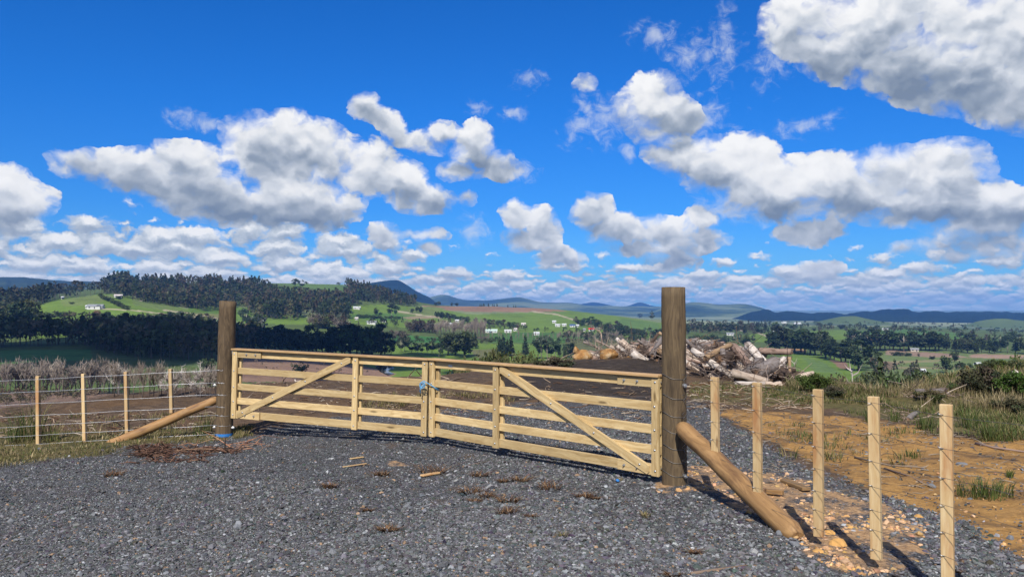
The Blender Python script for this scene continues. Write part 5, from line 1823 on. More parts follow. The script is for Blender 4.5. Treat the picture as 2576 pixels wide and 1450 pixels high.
# heart of the heap: dark earth and rotten wood the logs lie on
V, n_px, n_s = [], 34, 12
for i in range(n_px):
    px = 1475 + (2005 - 1475) * i / (n_px - 1)
    for j in range(n_s):
        q = pile_pt(px, j / (n_s - 1) * 1.0)
        q = q + Vector((0, .22 + r_.uniform(-.06, .06), -.13 + r_.uniform(-.07, .05)))
        V.append(q)
    q = pile_pt(px, 1.0); V.append(Vector((q.x * 1.1, q.y + 3.0, -.6)))
M_HEAP = mat_plain('rotten_wood_and_soil', (.055, .040, .030), 0.95, 0.1, 0, 0.7, 6.0)
o = mesh_np('rubble_heap', np.array(V), grid_faces(n_px, n_s + 1), M_HEAP, None, False)
tag(o, 'dark heap of soil and rotten wood under the logs', kind='stuff')
items = []
kinds = ['pale barkless'] * 5 + ['bleached'] * 3 + ['pinkish'] * 4 + ['grey'] * 6 + ['dark'] * 5 + ['tan'] * 2
for i in range(330):
    px = r_.uniform(1490, 2000)
    s = r_.random()
    s = s * .98
    if 1480 < px < 1600 and r_.random() < .5:
        continue
    items.append((s, px))
bands = [('bottom', 0, .2), ('lower', .2, .45), ('middle', .45, .7), ('upper', .7, .9), ('topmost', .9, 1.01)]
for bn, lo, hi in bands:
    sel = sorted([q for q in items if lo <= q[0] < hi], key=lambda q: q[1])
    for i, (s, px) in enumerate(sel):
        kd = r_.choice(kinds)
        L = r_.uniform(.6, 1.8) * (.8 if px > 1930 else 1); r = r_.choice((.04, .05, .06, .07, .085, .11))
        if r_.random() < .6:
            ax = (r_.uniform(.5, 1), r_.uniform(-.5, .3), r_.uniform(-.65, .2))
        else:
            ax = (r_.uniform(-1, .6), r_.uniform(-1, .4), r_.uniform(-.5, .55))
        if s > .85:
            ax = (1, r_.uniform(-.5, .5), r_.uniform(-.22, .18))
        c = pile_pt(px, s) + Vector((0, r_.uniform(-.08, .12), r_.uniform(-.04, .05)))
        make_log(c, ax, L, r, kd, f'{kd} log, {ORD[min(i, 98)]} from the left in the {bn} tier of the pile', 1000 + i + int(lo * 1000))


def log_between(p, q, r, kind, label, seed, bent=.012):
    p, q = Vector(p), Vector(q)
    return make_log((p + q) / 2, q - p, (q - p).length, r, kind, label, seed, bent=bent)


log_between(at(1742, 880, 21.0), at(1852, 952, 20.2), .085, 'bleached', 'long bleached log slanting down just right of the tall post', 1)
log_between(at(1842, 938, 19.3), at(1932, 960, 18.9), .10, 'pale barkless', 'long pale log lying across the front of the pile', 2)
log_between(at(1775, 900, 20.6), at(1838, 866, 21.2), .085, 'tan', 'tan log pointing up to the right out of the pile', 3)
log_between(at(1908, 882, 23.5), at(1992, 884, 23.0), .10, 'pinkish', 'long log sticking out level from the right of the pile top', 4)
log_between(at(1850, 968, 18.7), at(1926, 968, 18.4), .085, 'bleached', 'whitish log at the very front foot of the pile', 5)
log_between(at(1925, 970, 18.5), at(1968, 968, 18.4), .10, 'pale barkless', 'short pale log at the front right foot of the pile', 6)
log_between(at(1860, 955, 19.4), at(1912, 908, 20.4), .15, 'grey', 'thick grey log leaning at the right of the pile', 7)
log_between(at(1900, 940, 19.6), at(1952, 912, 20.0), .19, 'grey', 'thickest grey log on the right of the pile', 8)
log_between(at(1960, 935, 19.4), at(2012, 962, 19.0), .16, 'dark', 'dark split log at the right end of the pile', 9)
log_between(at(1818, 880, 20.8), at(1822, 922, 20.4), .07, 'grey', 'grey post-like log standing upright in the pile', 10)
log_between(at(1812, 905, 20.5), at(1840, 893, 21.4), .15, 'dark', 'log with a round reddish sawn end facing out', 11)
log_between(at(1552, 852, 26.2), at(1583, 888, 25.6), .065, 'bleached', 'bleached log sticking up out of the left of the pile', 12)
log_between(at(1845, 870, 21.6), at(1900, 935, 20.0), .11, 'pinkish', 'long bark-flecked log slanting down the right flank', 13)
log_between(at(1880, 868, 21.8), at(1925, 915, 20.6), .12, 'bleached', 'pale thick log beside the bark-flecked one', 14)
log_between(at(1600, 915, 24.0), at(1645, 872, 24.6), .08, 'pinkish', 'pinkish log rising towards the tall post', 15)
log_between(at(1640, 895, 23.6), at(1665, 850, 24.4), .10, 'grey', 'grey log leaning just left of the tall post', 16)

# dead branches poking from the pile
for i, (pts, r, lab) in enumerate([
        ([(1516, 868, 26.5), (1512, 840, 26.5), (1507, 828, 26.6)], .030, 'pale bare stick standing upright left of the pile'),
        ([(1468, 860, 26.8), (1500, 872, 26.4), (1525, 888, 26.0)], .045, 'long dead branch slanting left out of the pile'),
        ([(1500, 856, 26.6), (1525, 868, 26.4), (1550, 884, 26.0)], .04, 'dead branch crossing above the boulders'),
        ([(1556, 905, 24.5), (1580, 912, 24.2), (1602, 922, 24.0)], .035, 'grey dead branch lying at the foot of the boulders'),
        ([(1530, 880, 25.5), (1545, 868, 25.6), (1552, 862, 25.6)], .018, 'thin forked twig above the boulders')]):
    p = [np.array(at(*q)) for q in pts]
    root = empty('branch', p[0])
    b = MB()
    b.tube([q - p[0] for q in p], [r, r * .8, r * .35], 7, col=(.30, .24, .19))
    rr = random.Random(i)
    for k in range(5):
        a = p[rr.randrange(1, 3)] * .6 + p[rr.randrange(0, 2)] * .4 - p[0]
        b.tube([a, a + np.array((rr.uniform(-.4, .4), rr.uniform(-.2, .2), rr.uniform(.05, .35)))], [r * .4, r * .12], 5, col=(.26, .21, .17))
    b.build('stem', M_BARK, root, True)
    tag(root, lab, 'branch')

# tangled brushwood between the boulders and the logs, and other debris: too fine to count
def brush(name, spots, n, Lr, rr_, cols, seed, label, flat=.3):
    r = np.random.default_rng(seed)
    b = MB()
    for i in range(n):
        px0, py0, px1, py1, d0, d1 = spots[r.integers(len(spots))]
        u, v = r.random(2)
        if d0:
            c = np.array(at(px0 + (px1 - px0) * u, py0 + (py1 - py0) * v, d0 + (d1 - d0) * u))
        else:
            c = np.array(hit(px0 + (px1 - px0) * u, py0 + (py1 - py0) * v)) + np.array((0, 0, r.uniform(0, rr_ * 2)))
        a = r.normal(size=3); a[2] *= flat; a /= np.linalg.norm(a)
        L = r.uniform(*Lr)
        m = c + a * L * .5 + r.normal(size=3) * L * .08
        b.tube([c, m, c + a * L], [rr_ * r.uniform(.5, 1.2), rr_ * .8, rr_ * .3], 4, True, tuple(np.array(cols[r.integers(len(cols))]) * r.uniform(.7, 1.3)))
    o = b.build(name, M_BARK, None, False)
    tag(o, label, kind='stuff')


brush('brushwood', [(1500, 862, 1600, 905, 25.6, 24.6), (1580, 855, 1660, 900, 25, 24.2), (1480, 880, 1560, 905, 26.2, 25), (1740, 852, 1880, 900, 22, 21.5), (1800, 900, 2000, 965, 20.0, 18.8), (1745, 880, 1900, 945, 20.9, 19.6), (1560, 875, 1660, 915, 24.6, 23.4)], 430, (.2, .9), .010, [(.16, .12, .09), (.28, .22, .17), (.08, .06, .05)], 71, 'tangle of dead brushwood in the log pile', .6)
brush('debris', [(660, 948, 760, 962, 0, 0), (1370, 905, 1460, 918, 26.2, 25.4), (480, 962, 545, 975, 0, 0), (1000, 956, 1130, 964, 0, 0)], 170, (.15, .75), .020,
      [(.30, .24, .19), (.18, .13, .09), (.26, .19, .14), (.42, .37, .32), (.09, .065, .05)], 72, 'scattered dead branches and driftwood on the bare ground', .22)
brush('bark_litter', [(600, 960, 1090, 1040, 0, 0), (1090, 960, 1660, 1060, 0, 0), (0, 1040, 540, 1100, 0, 0), (1730, 985, 2050, 1030, 0, 0), (1730, 960, 1960, 990, 0, 0)], 1500, (.05, .42), .009,
      [(.16, .10, .065), (.24, .17, .115), (.07, .05, .04), (.12, .06, .035), (.32, .26, .20)], 73, 'bark strips and twigs littering the bare soil', .12)
brush('twig_litter', [(1760, 1030, 2576, 1120, 0, 0), (1900, 1060, 2576, 1250, 0, 0)], 950, (.03, .22), .006, [(.09, .07, .055), (.16, .12, .09), (.24, .19, .14)], 74, 'dark twigs scattered over the orange clay', .08)
brush('bark_heap', [(345, 1128, 520, 1165, 0, 0), (345, 1120, 430, 1150, 0, 0), (400, 1130, 600, 1140, 0, 0)], 620, (.04, .24), .009, [(.075, .032, .022), (.10, .045, .028), (.045, .026, .02), (.15, .075, .045)], 75, 'reddish brown heap of bark strips on the gravel left', .25)
brush('bark_strips', [(560, 1112, 700, 1126, 0, 0), (480, 1118, 640, 1135, 0, 0)], 40, (.2, .75), .005, [(.30, .14, .08), (.24, .11, .065), (.36, .22, .14)], 76, 'long reddish bark strips beside the brown post', .05)

# ------------------------------------------------------------------ boulders
def rock(name, p, sx, sy, sz, mat, seed, label, cat='boulder', group=None, sub=3, rz=0.0):
    bm = bmesh.new()
    bmesh.ops.create_icosphere(bm, subdivisions=sub, radius=1.0)
    r = np.random.default_rng(seed)
    pl = [(Vector(r.normal(size=3)).normalized(), r.uniform(.55, .9)) for _ in range(11)]
    for v in bm.verts:
        c = v.co.copy()
        for n_, h in pl:
            dd = c.dot(n_)
            if dd > h:
                c -= n_ * (dd - h) * .85
        c *= 1 + .10 * (vnoise(c.x * 4 + seed, c.y * 4 + c.z * 3, seed) - .5)
        v.co = Vector((c.x * sx, c.y * sy, c.z * sz))
    me = bpy.data.meshes.new(name)
    bm.to_mesh(me); bm.free()
    me.materials.append(mat)
    for q in me.polygons:
        q.use_smooth = sub > 2
    o = ob(name, me, None, p, (0, 0, rz))
    tag(o, label, cat, group)
    return o


def boulder_mat():
    m, T, b = material('orange_boulder', 0.85, 0.2)
    tc = T.node('ShaderNodeTexCoord').outputs['Object']
    a = T.noise(tc, 2.2, 6, 0.65); f = T.noise(tc, 14, 5, 0.65)
    c = T.ramp(a, [(0.32, (.12, .05, .02)), (0.45, (.32, .165, .055)), (0.58, (.40, .255, .12)), (0.7, (.46, .39, .30))])
    c = T.mix(T.mr(f, 0.55, 0.75, 0, 0.5), c, (.13, .06, .025))
    T.l.new(c, b.inputs['Base Color'])
    bump(T, b, T.m('ADD', a, f), 0.8, 0.06)
    return m


M_BOULDER = boulder_mat()
for (px, py, d, wpx, hpx, lab, s) in [(1465, 893, 25.8, 66, 34, 'large orange boulder at the left of the two in front of the pile', 1), (1528, 894, 25.2, 72, 34, 'orange boulder with a white vein, right of the large one', 2),
                                   (1580, 905, 24.6, 38, 22, 'small orange boulder at the foot of the logs', 3), (1604, 909, 24.4, 24, 14, 'smallest orange rock at the foot of the logs', 4), (1449, 880, 26.6, 26, 18, 'brown rock showing behind the large orange boulder', 5)]:
    w, h = wpx / FPX * d / 2 * .9, hpx / FPX * d / 2 * .9
    rock('boulder', at(px, py, d), w * 1.12, w * .8, h * 1.25, M_BOULDER, 10 + s, lab, 'boulder', 'orange boulders', rz=s)

# ------------------------------------------------------------------ gravel: crushed grey stone, every stone a flat-faced chip
def ico():
    bm = bmesh.new()
    bmesh.ops.create_icosphere(bm, subdivisions=1, radius=1.0)
    v = np.array([x.co[:] for x in bm.verts]); f = np.array([[q.index for q in x.verts] for x in bm.faces])
    bm.free()
    return v, f


ICO_V, ICO_F = ico()


def stones(name, P, size, cols, seed, mat, label, sink=.35, flat=(.35, .75)):
    r = np.random.default_rng(seed)
    n = len(P)
    v = np.repeat(ICO_V[None], n, 0) * r.uniform(.72, 1.15, (n, 12, 1))
    for _ in range(3):                       # a few cleaved faces
        nn = r.normal(size=(n, 3)); nn /= np.linalg.norm(nn, axis=1)[:, None]
        h = r.uniform(.25, .7, (n, 1))
        dd = np.einsum('nvk,nk->nv', v, nn)
        v -= np.maximum(dd - h, 0)[..., None] * nn[:, None]
    v *= np.stack([r.uniform(.75, 1.35, n), r.uniform(.6, 1.1, n), r.uniform(*flat, n)], 1)[:, None]
    a = r.uniform(0, 2 * PI, n); t1, t2 = r.normal(size=n) * .35, r.normal(size=n) * .35
    ca, sa = np.cos(a), np.sin(a)
    Rz = np.zeros((n, 3, 3)); Rz[:, 0, 0] = ca; Rz[:, 0, 1] = -sa; Rz[:, 1, 0] = sa; Rz[:, 1, 1] = ca; Rz[:, 2, 2] = 1
    Rx = np.zeros((n, 3, 3)); Rx[:, 0, 0] = 1; Rx[:, 1, 1] = np.cos(t1); Rx[:, 1, 2] = -np.sin(t1); Rx[:, 2, 1] = np.sin(t1); Rx[:, 2, 2] = np.cos(t1)
    Ry = np.zeros((n, 3, 3)); Ry[:, 1, 1] = 1; Ry[:, 0, 0] = np.cos(t2); Ry[:, 0, 2] = np.sin(t2); Ry[:, 2, 0] = -np.sin(t2); Ry[:, 2, 2] = np.cos(t2)
    M = Rz @ Rx @ Ry
    v = np.einsum('nij,nvj->nvi', M, v) * size[:, None, None]
    v[:, :, 2] += (size * (.5 - sink))[:, None]
    v += P[:, None]
    f = (ICO_F[None] + (np.arange(n) * 12)[:, None, None]).reshape(-1, 3)
    o = mesh_np(name, v.reshape(-1, 3), f, mat, {'tint': ('POINT', np.repeat(cols, 12, 0))}, False)
    tag(o, label, kind='stuff')
    return o


M_STONE = mat_tint('crushed_stone', 0.85, 0.25, 90.0, 0.25, 0.3, 0.004)
g_ = np.random.default_rng(5)
# evenly over the picture's lower part, so that near stones are as dense as far ones look
npx = 400000
px = g_.uniform(-60, 2640, npx); py = 1005 + (1475 - 1005) * g_.random(npx) ** .85
d = 1.72 * FPX / (py - 778)
x = (px - CX) / FPX * d
y = d
z = land_z(x, y)
mg, mc, ml, mdk, mv = near_masks(x, y, z)
patch = fbm(x * .8 + 3, y * .8, 77, 4)
keep = (g_.random(npx) < np.clip(mg * 1.3 - .15, 0, 1) * np.clip(1.15 - np.clip(ml * 1.3, 0, .6), 0, 1) * np.clip(.42 + (patch - .36) * 2.6, .38, 1) + np.clip(mc, 0, 1) * .02) & ((mg > .12) | (mc > .5))
P = np.stack([x, y, z], 1)[keep]
n = len(P)
size = np.exp(g_.normal(math.log(.0078), .48, n)) * (1 + .045 * np.clip(P[:, 1] - 5, 0, 12))
size = np.clip(size, .004, .036)
sf = np.interp(project(P[:, 0], P[:, 1], P[:, 2])[0], [300, 1000, 1700], [.78, .95, 1.18])
size = np.clip(size * sf, .004, .036)
base = np.array((.088, .089, .092)) * np.exp(g_.normal(-.05, .48, (n, 1)))
base += g_.normal(0, .006, (n, 3))
w = g_.random(n)
base[w < .022] = np.array((.27, .275, .28)) * g_.uniform(.6, 1.3, (int((w < .022).sum()), 1))
base[(w > .05) & (w < .075)] = np.array((.24, .16, .10)) * g_.uniform(.6, 1.3, (int(((w > .05) & (w < .075)).sum()), 1))
stones('gravel', P, size, np.clip(base, .01, .6), 6, M_STONE, 'grey crushed stone spread over the driveway')
# coarse stones
k = g_.choice(n, 800, replace=False)
s2 = g_.uniform(.018, .036, len(k))
c2 = np.array((.095, .098, .104)) * np.exp(g_.normal(0, .35, (len(k), 1)))
stones('coarse_gravel', P[k], s2, np.clip(c2, .02, .5), 8, M_STONE, 'larger grey stones lying on the driveway', .25)
# clay crumbs
npx = 42000
px = g_.uniform(1640, 2640, npx); py = g_.uniform(1170, 1460, npx)
d = 1.72 * FPX / (py - 778); x = (px - CX) / FPX * d; y = d; z = land_z(x, y)
mg, mc, ml, mdk, mv = near_masks(x, y, z)
pt = fbm(x * 2.2, y * 2.2, 91, 3)
keep = g_.random(npx) < np.clip(ml * 1.3 - .2, 0, 1) * np.clip((pt - .38) * 5, .05, 1) * .8 + np.clip(mc, 0, 1) * .012
Q = np.stack([x, y, z], 1)[keep]
cs = np.clip(np.exp(g_.normal(math.log(.0115), .5, len(Q))), .004, .042)
cc = np.array((.42, .245, .11)) * np.exp(g_.normal(0, .25, (len(Q), 1))) + g_.normal(0, .015, (len(Q), 3))
pale = g_.random(len(Q)) < .36
cc[pale] = np.array((.50, .32, .19)) * g_.uniform(.8, 1.15, (int(pale.sum()), 1))
stones('clay_clods', Q, cs, np.clip(cc, .03, .7), 9, M_STONE, 'orange clay clods along the right fence', .3, (.5, .9))
# the larger stones one can point at
M_ROCK = mat_plain('grey_rock', (.15, .155, .165), 0.85, 0.25, 0, 0.45, 14.0)
M_CLAYROCK = mat_plain('orange_clay_lump', (.46, .255, .085), 0.9, 0.15, 0, 0.35, 16.0)
M_SLAB = mat_plain('brown_slab', (.20, .125, .06), 0.85, 0.2, 0, 0.5, 9.0)
for (px, py, w, h, m, lab, s) in [(1935, 1318, 26, 20, M_ROCK, 'pale grey stone beside the foot of the right strut', 1), (1998, 1372, 36, 22, M_ROCK, 'flat grey stone just below the foot of the right strut', 2), (1960, 1345, 22, 18, M_ROCK, 'small grey stone touching the strut foot', 3),
                                  (2110, 1372, 58, 26, M_CLAYROCK, 'big orange clay lump left of the fourth batten', 4), (2085, 1345, 40, 20, M_CLAYROCK, 'orange clay lump behind the big one', 5), (2060, 1392, 34, 16, M_CLAYROCK, 'flat orange clay lump nearest the strut foot', 6),
                                  (2345, 1225, 28, 14, M_ROCK, 'dark stone on the clay left of the last batten', 7), (2540, 1355, 24, 15, M_ROCK, 'dark stone at the clay edge on the far right', 8), (2420, 1168, 30, 10, M_ROCK, 'grey stone on the clay past the last batten', 9),
                                  (26, 1314, 20, 16, M_ROCK, 'lone pale stone on the left gravel', 10), (98, 1131, 14, 9, M_ROCK, 'pale stone at the foot of the leftmost batten', 11), (2310, 1300, 26, 12, M_CLAYROCK, 'orange clay lump right of the fourth batten', 12)]:
    q = hit(px, py)
    k = q.y / FPX / 2
    rock('stone', q + Vector((0, 0, h * k * .4)), w * k, w * k * .8, h * k * 1.1, m, 60 + s, lab, 'stone', 'single stones', 2, s)
b_ = 0
for (p0, p1, sz, lab) in [((1972, 1215), (2030, 1240), (.09, .035), 'brown slab of wood lying behind the third batten'), ((1880, 1243), (1925, 1251), (.07, .05), 'short pine offcut under the right strut'), ((1925, 1245), (1970, 1252), (.06, .045), 'pine offcut poking out right of the strut'),
                          ((862, 1176), (922, 1168), (.03, .012), 'grey splinter of wood on the middle gravel'), ((880, 1156), (915, 1152), (.035, .015), 'short grey wood chip above the longer splinter'), ((1060, 1200), (1105, 1193), (.055, .02), 'pale broken wood chip before the meeting stiles')]:
    a, b2 = hit(*p0), hit(*p1)
    up = Vector((0, 0, sz[1] * .9))
    o = stick('wood_offcut', a + up, b2 + up * 1.3, M_SLAB if b_ in (0,) else (M_STRUT if b_ < 3 else M_BATTEN), None, 'box', sz, chamf=.006)
    tag(o, lab, 'wood piece', 'wood offcuts on the ground')
    b_ += 1
for (pts, r, lab) in [([(1738, 1446), (1800, 1436), (1880, 1424)], .012, 'long brown bark strip at the bottom edge of the gravel'), ([(1165, 1172), (1230, 1160)], .006, 'thin twig on the gravel before the right leaf'), ([(865, 1390), (900, 1382)], .006, 'pale twig low on the gravel'),
                      ([(2150, 1152), (2240, 1172), (2330, 1178)], .012, 'dark bent branch on the orange clay'), ([(2455, 1118), (2500, 1128), (2600, 1142)], .02, 'long dead branch at the right edge of the clay'), ([(2225, 1180), (2290, 1200), (2320, 1215)], .012, 'grey split branch left of the last batten')]:
    q = [hit(*p) + Vector((0, 0, r * .9)) for p in pts]
    root = empty('branch', q[0])
    b = MB()
    b.tube([np.array(v_ - q[0]) for v_ in q], np.linspace(r, r * .5, len(q)), 7, col=(.20, .14, .10))
    b.build('stem', M_BARK, root, True)
    tag(root, lab, 'branch')

# ------------------------------------------------------------------ grass, weeds and bushes
M_GRASS = mat_tint('grass_blades', 0.7, 0.2, 8.0, 0.15, 0, translucent=0.25)


def blades(r, base, n, h, spread, cols, w=.006, lean=.6, flat=0.0):
    """Arching blades growing from points near base; returns verts, quads, colours."""
    a = r.uniform(0, 2 * PI, n)
    root = np.stack([np.cos(a), np.sin(a), a * 0], 1) * (spread * np.sqrt(r.random(n)))[:, None]
    H = h * r.uniform(.5, 1.2, n)
    b2 = a + r.normal(size=n) * .9
    out = np.stack([np.cos(b2), np.sin(b2), b2 * 0], 1)
    ln = lean * r.uniform(.2, 1.2, n)
    p0 = root
    p1 = root + out * (H * ln * .35)[:, None] + np.stack([a * 0, a * 0, H * (.62 - .5 * flat)], 1)
    p2 = root + out * (H * ln)[:, None] + np.stack([a * 0, a * 0, H * (1 - .85 * flat)], 1)
    s = np.cross(out, (0, 0, 1)) * (w * r.uniform(.6, 1.3, n))[:, None]
    v = np.stack([p0 - s, p0 + s, p1 + s * .8, p1 - s * .8, p2 + s * .15, p2 - s * .15], 1).reshape(-1, 3) + base
    i = (np.arange(n) * 6)[:, None]
    f = np.concatenate([i + np.array((0, 1, 2, 3)), i + np.array((3, 2, 4, 5))])
    c = np.array(cols)[r.integers(0, len(cols), n)] * r.uniform(.7, 1.3, (n, 1))
    return v, f, np.repeat(c, 6, 0)


def grass_field(name, specs, seed, label):
    r = np.random.default_rng(seed)
    V, F, C = [], [], []
    k = 0
    for poly, nt, nb, h, spread, cols, w, lean in specs:
        xs = [p[0] for p in poly]; ys = [p[1] for p in poly]
        px, py = r.uniform(min(xs), max(xs), nt * 4), r.uniform(min(ys), max(ys), nt * 4)
        ok = in_poly(px, py, poly)
        G = ground_hit(px[ok], py[ok])
        pn = fbm(G[:, 0] * .9, G[:, 1] * .9, seed, 3)
        G = G[(pn > .48) & (G[:, 1] < 70)][:nt]
        for g in G:
            v, f, c = blades(r, g, nb, h * r.uniform(.5, 1.3), spread, cols, w * (1 + g[1] / 18), lean)
            V.append(v); F.append(f + k); C.append(c); k += len(v)
    o = mesh_np(name, np.concatenate(V), np.concatenate(F), M_GRASS, {'tint': ('POINT', np.concatenate(C))}, False)
    tag(o, label, kind='stuff')


GR = [(.075, .105, .026), (.10, .125, .034), (.06, .085, .024)]
GRY = [(.17, .14, .055), (.13, .12, .04), (.24, .19, .10)]
STRAW = [(.34, .27, .15), (.26, .20, .11), (.17, .14, .07)]
grass_field('grass', [
    ([(1740, 975), (2000, 975), (2180, 1000), (2400, 1025), (2576, 1050), (2640, 1110), (2480, 1085), (2240, 1060), (2080, 1030), (1900, 1012), (1740, 1000)], 520, 15, .09, .13, GR + GRY, .003, .8),
    ([(2080, 990), (2260, 985), (2420, 930), (2640, 900), (2640, 1100), (2440, 1075), (2200, 1050), (2080, 1020)], 760, 15, .11, .16, GR + GRY + STRAW[:1], .003, .8),
    ([(2200, 985), (2330, 975), (2450, 990), (2576, 1000), (2576, 1050), (2400, 1030), (2230, 1020)], 170, 18, .26, .12, STRAW + GRY[:1], .0025, .55),
    ([(2340, 1000), (2640, 960), (2640, 1130), (2500, 1120), (2400, 1060)], 280, 16, .13, .16, GR + GRY, .003, .9),
    ([(2330, 962), (2450, 905), (2640, 850), (2640, 930), (2400, 985)], 260, 16, .16, .22, GR + GRY + STRAW[:1], .004, .8),
    ([(1990, 955), (2120, 975), (2300, 985), (2200, 1000), (2000, 985)], 230, 16, .20, .2, STRAW + GRY + GR, .003, .7),
    ([(-40, 1100), (330, 1095), (540, 1088), (640, 1080), (640, 1098), (520, 1114), (330, 1130), (200, 1150), (-40, 1180)], 230, 14, .05, .10, GR[:1] + GRY * 2 + STRAW, .003, .9),
    ([(590, 1078), (760, 1062), (760, 1072), (600, 1102)], 120, 14, .06, .08, GRY, .003, .9),
    ([(-40, 1045), (540, 1040), (540, 1090), (-40, 1100)], 110, 12, .08, .12, GR[:1] + GRY * 2 + STRAW, .003, .8),
    ([(900, 1000), (1250, 985), (1300, 1010), (900, 1040)], 130, 10, .09, .1, GRY, .003, .9),
    ([(1880, 1060), (2600, 1100), (2600, 1250), (2200, 1160)], 60, 14, .10, .10, GR + GRY, .003, .9),
    ([(1750, 1100), (2050, 1090), (2100, 1160), (1850, 1140)], 40, 14, .10, .12, GR + GRY, .003, .9)], 81, 'rough grass and weeds around the bare ground')


def weed(name, px, py, h, n, spread, cols, label, group=None, seed=0, w=.004, lean=.7, flat=0.0, cat='plant'):
    r = np.random.default_rng(seed + 900)
    p = hit(px, py)
    v, f, c = blades(r, np.zeros(3), n, h, spread, cols, w, lean, flat)
    root = ob(name, mesh_np(name, v, f, M_GRASS, {'tint': ('POINT', c)}, False, link=False), None, p)
    tag(root, label, cat, group)
    return root


for i, (px, py, h, n, sp, cols, lab) in enumerate([
        (78, 1105, .52, 110, .16, GR + GRY, 'tall green weed clump left of the leftmost batten'), (45, 1110, .38, 60, .14, GR, 'lower weed clump at the left edge of the fence'), (130, 1110, .30, 50, .10, GR + GRY, 'small weed clump right of the leftmost batten'),
        (525, 1085, .34, 40, .05, GR + STRAW, 'thin weed clump against the brown post'), (500, 1095, .22, 30, .10, GR, 'small weed left of the brown post'),
        (2190, 1060, .24, 70, .10, GR, 'green tuft on the clay edge behind the fourth batten'), (2330, 1080, .26, 80, .12, GR, 'green tuft left of the last batten'), (2440, 1078, .30, 90, .14, GR, 'green tuft right of the last batten'),
        (2470, 1250, .16, 120, .20, GR, 'green tuft on the clay past the last batten'), (2505, 1245, .14, 90, .14, GR + GRY, 'green tuft right beside the other clay tuft'), (2500, 1110, .3, 80, .16, GR, 'leafy weed at the right clay edge'),
        (2250, 1060, .22, 60, .1, GR, 'green tuft between the last two battens'), (2085, 1150, .12, 60, .16, GRY, 'dull tuft behind the third batten'), (2300, 1150, .1, 50, .12, GR, 'low tuft on open clay'), (2540, 1200, .08, 50, .035, GR, 'tiny tuft at the right edge of clay')]):
    weed('weed_clump', px, py, h, n, sp, cols, lab, 'weed clumps', i)

# dead brown tufts dropped on the gravel
DEAD = [(.16, .085, .04), (.10, .055, .03), (.24, .15, .08), (.07, .04, .025)]
tufts = [(1090, 1190, .20, 'widest'), (1180, 1240, .13, 'thick'), (1225, 1250, .09, 'small'), (1195, 1262, .07, 'reddish'), (1280, 1262, .12, 'bushy'), (1310, 1210, .12, 'flat'), (1265, 1212, .07, 'low'), (1380, 1230, .16, 'large dark'), (1470, 1250, .10, 'spiky'),
         (1500, 1255, .05, 'tiny'), (975, 1335, .10, 'brown'), (925, 1285, .06, 'dark'), (1275, 1290, .12, 'tousled'), (1335, 1300, .06, 'little'), (1745, 1392, .07, 'round'), (830, 1225, .10, 'thin'), (1205, 1198, .12, 'long'), (285, 1197, .12, 'faded'), (2400, 1440, .05, 'crumbled'),
         (960, 1195, .10, 'grey-brown'), (1690, 1448, .06, 'dark red')]
for i, (px, py, s, adj) in enumerate(tufts):
    r = np.random.default_rng(700 + i)
    root = weed('dead_grass_tuft', px, py, s * 1.1, 90, s * .55, DEAD, f'{adj} dead brown tuft, {ORD[sorted(q[0] for q in tufts).index(px)]} from the left on the gravel', 'dead tufts on the gravel', 40 + i, .0035, 1.1, .72, 'tuft')
    root.scale = (1.25, .8, 1)
for i, (px, py, s, lab) in enumerate([(1415, 1350, .06, 'small straw-coloured grass sprig on the front gravel'), (1625, 1300, .07, 'pale tangle of dry grass on the gravel'), (1560, 1210, .05, 'yellow-green sprig near the blue cap')]):
    weed('grass_sprig', px, py, s, 50, s * .6, STRAW + GRY, lab, None, 80 + i, .003, 1.0, .35)
# blue cap
q = hit(1553, 1212)
b = MB()
b.tube([(0, 0, .003), (0, 0, .016), (0, 0, .019)], [.019, .0185, .015], 16)
o = b.build('bottle_cap', M_BLUE, None, True)
o.location = q + Vector((0, 0, .012)); o.rotation_euler = (.5, .3, 0)
tag(o, 'small bright blue plastic cap lying on the gravel before the gate', 'bottle cap')


def shrub(px, py, h, w, kind, label, d=None, name='shrub'):
    r = random.Random(int(px))
    p = hit(px, py)
    cm, tm = r.choice(PROTO[kind])
    root = empty(name, p, r.uniform(0, 6))
    root.scale = (w, w, h)
    ob('crown', NEAR[kind], root); ob('trunk', tm, root)
    tag(root, label, 'shrub')


NEAR = {'green': crown_mesh('crown', 401, blobs(402, 22, .55, .36, .46, .22, .9, .06), 3800, .036, [(.05, .10, .018), (.07, .125, .026), (.035, .07, .014)], .3, .5),
        'dark': crown_mesh('crown', 403, blobs(404, 24, .6, .36, .46, .22, .9, .06), 4200, .034, [(.028, .045, .016), (.04, .055, .02), (.055, .06, .025), (.07, .055, .03)], .3, .5),
        'mixed': crown_mesh('crown', 405, blobs(406, 18, .6, .3, .42, .22, .9, .06), 2600, .038, [(.06, .075, .025), (.11, .10, .045), (.04, .06, .02)], .3, .5)}
PROTO['green'] = PROTO['dark'] = PROTO['mixed'] = PROTO['bush']
shrub(2045, 985, .46, .58, 'green', 'bright green leafy bush at the right foot of the log pile')
shrub(2478, 998, .72, .85, 'dark', 'large dark bush on the right bank')
shrub(2556, 1000, .62, .6, 'green', 'green bush at the right edge of the bank')
shrub(2425, 992, .38, .6, 'mixed', 'low scrubby bush left of the large dark bush')
shrub(2550, 1045, .36, .5, 'mixed', 'yellowish bush below the large dark bush')
shrub(2345, 1010, .28, .5, 'mixed', 'low weedy bush above the last batten')
shrub(2100, 1000, .28, .5, 'mixed', 'low weedy bush behind the third batten')
shrub(1455, 935, .3, .5, 'mixed', 'small scrub clump seen over the right leaf') if False else None
shrub(710, 950, .5, .5, 'dark', 'small dark bush seen between the rails of the left leaf')
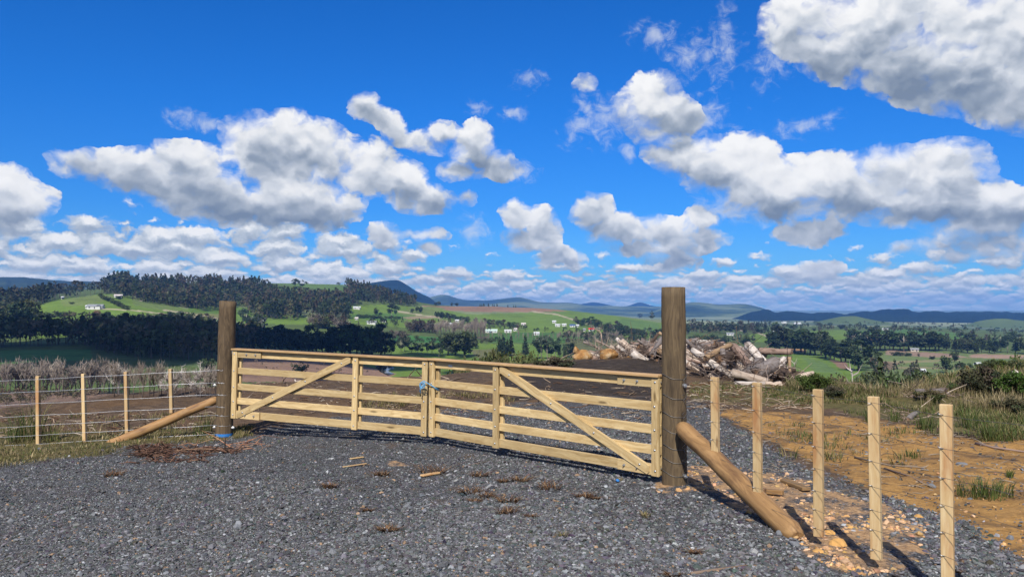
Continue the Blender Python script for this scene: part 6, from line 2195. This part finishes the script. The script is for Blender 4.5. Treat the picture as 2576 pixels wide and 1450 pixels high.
shrub(1400, 932, .45, .9, 'mixed', 'low green scrub at the platform edge behind the right leaf')
# debris heaps and a fallen trunk on the right bank
log_b = [((2360, 952), (2415, 928), .09, 'tan', 'reddish fallen log lying up the right bank'), ((2525, 975), (2570, 940), .07, 'bleached', 'pale broken branch on the right bank'), ((2365, 1000), (2330, 1003), .12, 'grey', 'grey stump in the grass above the last batten'),
         ((2290, 1055), (2318, 1050), .045, 'grey', 'short grey log in the weeds left of the last batten')]
for i, (a, c, r, kd, lab) in enumerate(log_b):
    pa, pc = hit(*a), hit(*c)
    pc = Vector((at(c[0], c[1], pa.y).x, pa.y + .2, at(c[0], c[1], pa.y).z))
    make_log((pa + pc) / 2 + Vector((0, 0, r * .6)), pc - pa, max(.5, (pc - pa).length), r, kd, lab, 300 + i, 'fallen logs on the right bank')
brush('brush_debris', [(2330, 985, 2385, 1003, 0, 0), (2255, 1030, 2320, 1060, 0, 0), (2480, 1010, 2576, 1040, 0, 0), (2200, 985, 2330, 1000, 0, 0)], 160, (.2, .9), .009, [(.20, .14, .10), (.3, .24, .19), (.12, .085, .065)], 77, 'dead branches strewn over the right bank', .25)

# ------------------------------------------------------------------ pond and the bend of the road in the valley
def draped(name, x0, x1, y0, y1, shape, lift, mat, nx=30, ny=16, flat=False):
    gx, gy = np.meshgrid(np.linspace(x0, x1, nx), np.linspace(y0, y1, ny))
    G = ground_hit(gx.ravel(), gy.ravel())
    if flat:
        G[:, 2] = np.median(G[:, 2])
    G[:, 2] += lift
    f = grid_faces(ny, nx)
    c = np.stack([gx.ravel()[f].mean(1), gy.ravel()[f].mean(1)], 1)
    f = f[in_poly(c[:, 0], c[:, 1], shape)]
    o = mesh_np(name, G, f, mat, None, True)
    tag(o, kind='structure')


m_, T_, b_ = material('pond_water', 0.06, 0.5)
b_.inputs['Base Color'].default_value = (.05, .040, .026, 1)
draped('pond_water', 938, 1000, 915, 946, [(942, 918), (985, 918), (992, 926), (975, 932), (990, 940), (975, 944), (955, 934)], .25, m_, 40, 24)

# ------------------------------------------------------------------ the air
b = MB()
b.box(-12000, 12000, -1500, 11600, -160, 192)
hm = bpy.data.materials.new('hazy_air')
hm.use_nodes = True
T = NT(hm.node_tree)
for nn in list(T.n):
    T.n.remove(nn)
vo = T.node('ShaderNodeVolumePrincipled', None, {'Color': (.16, .42, 1.0, 1), 'Density': 0.000082, 'Anisotropy': 0.0})
out = T.node('ShaderNodeOutputMaterial')
T.l.new(vo.outputs[0], out.inputs['Volume'])
o = b.build('haze', hm)
tag(o, 'thin blue haze filling the air of the valley', kind='stuff')
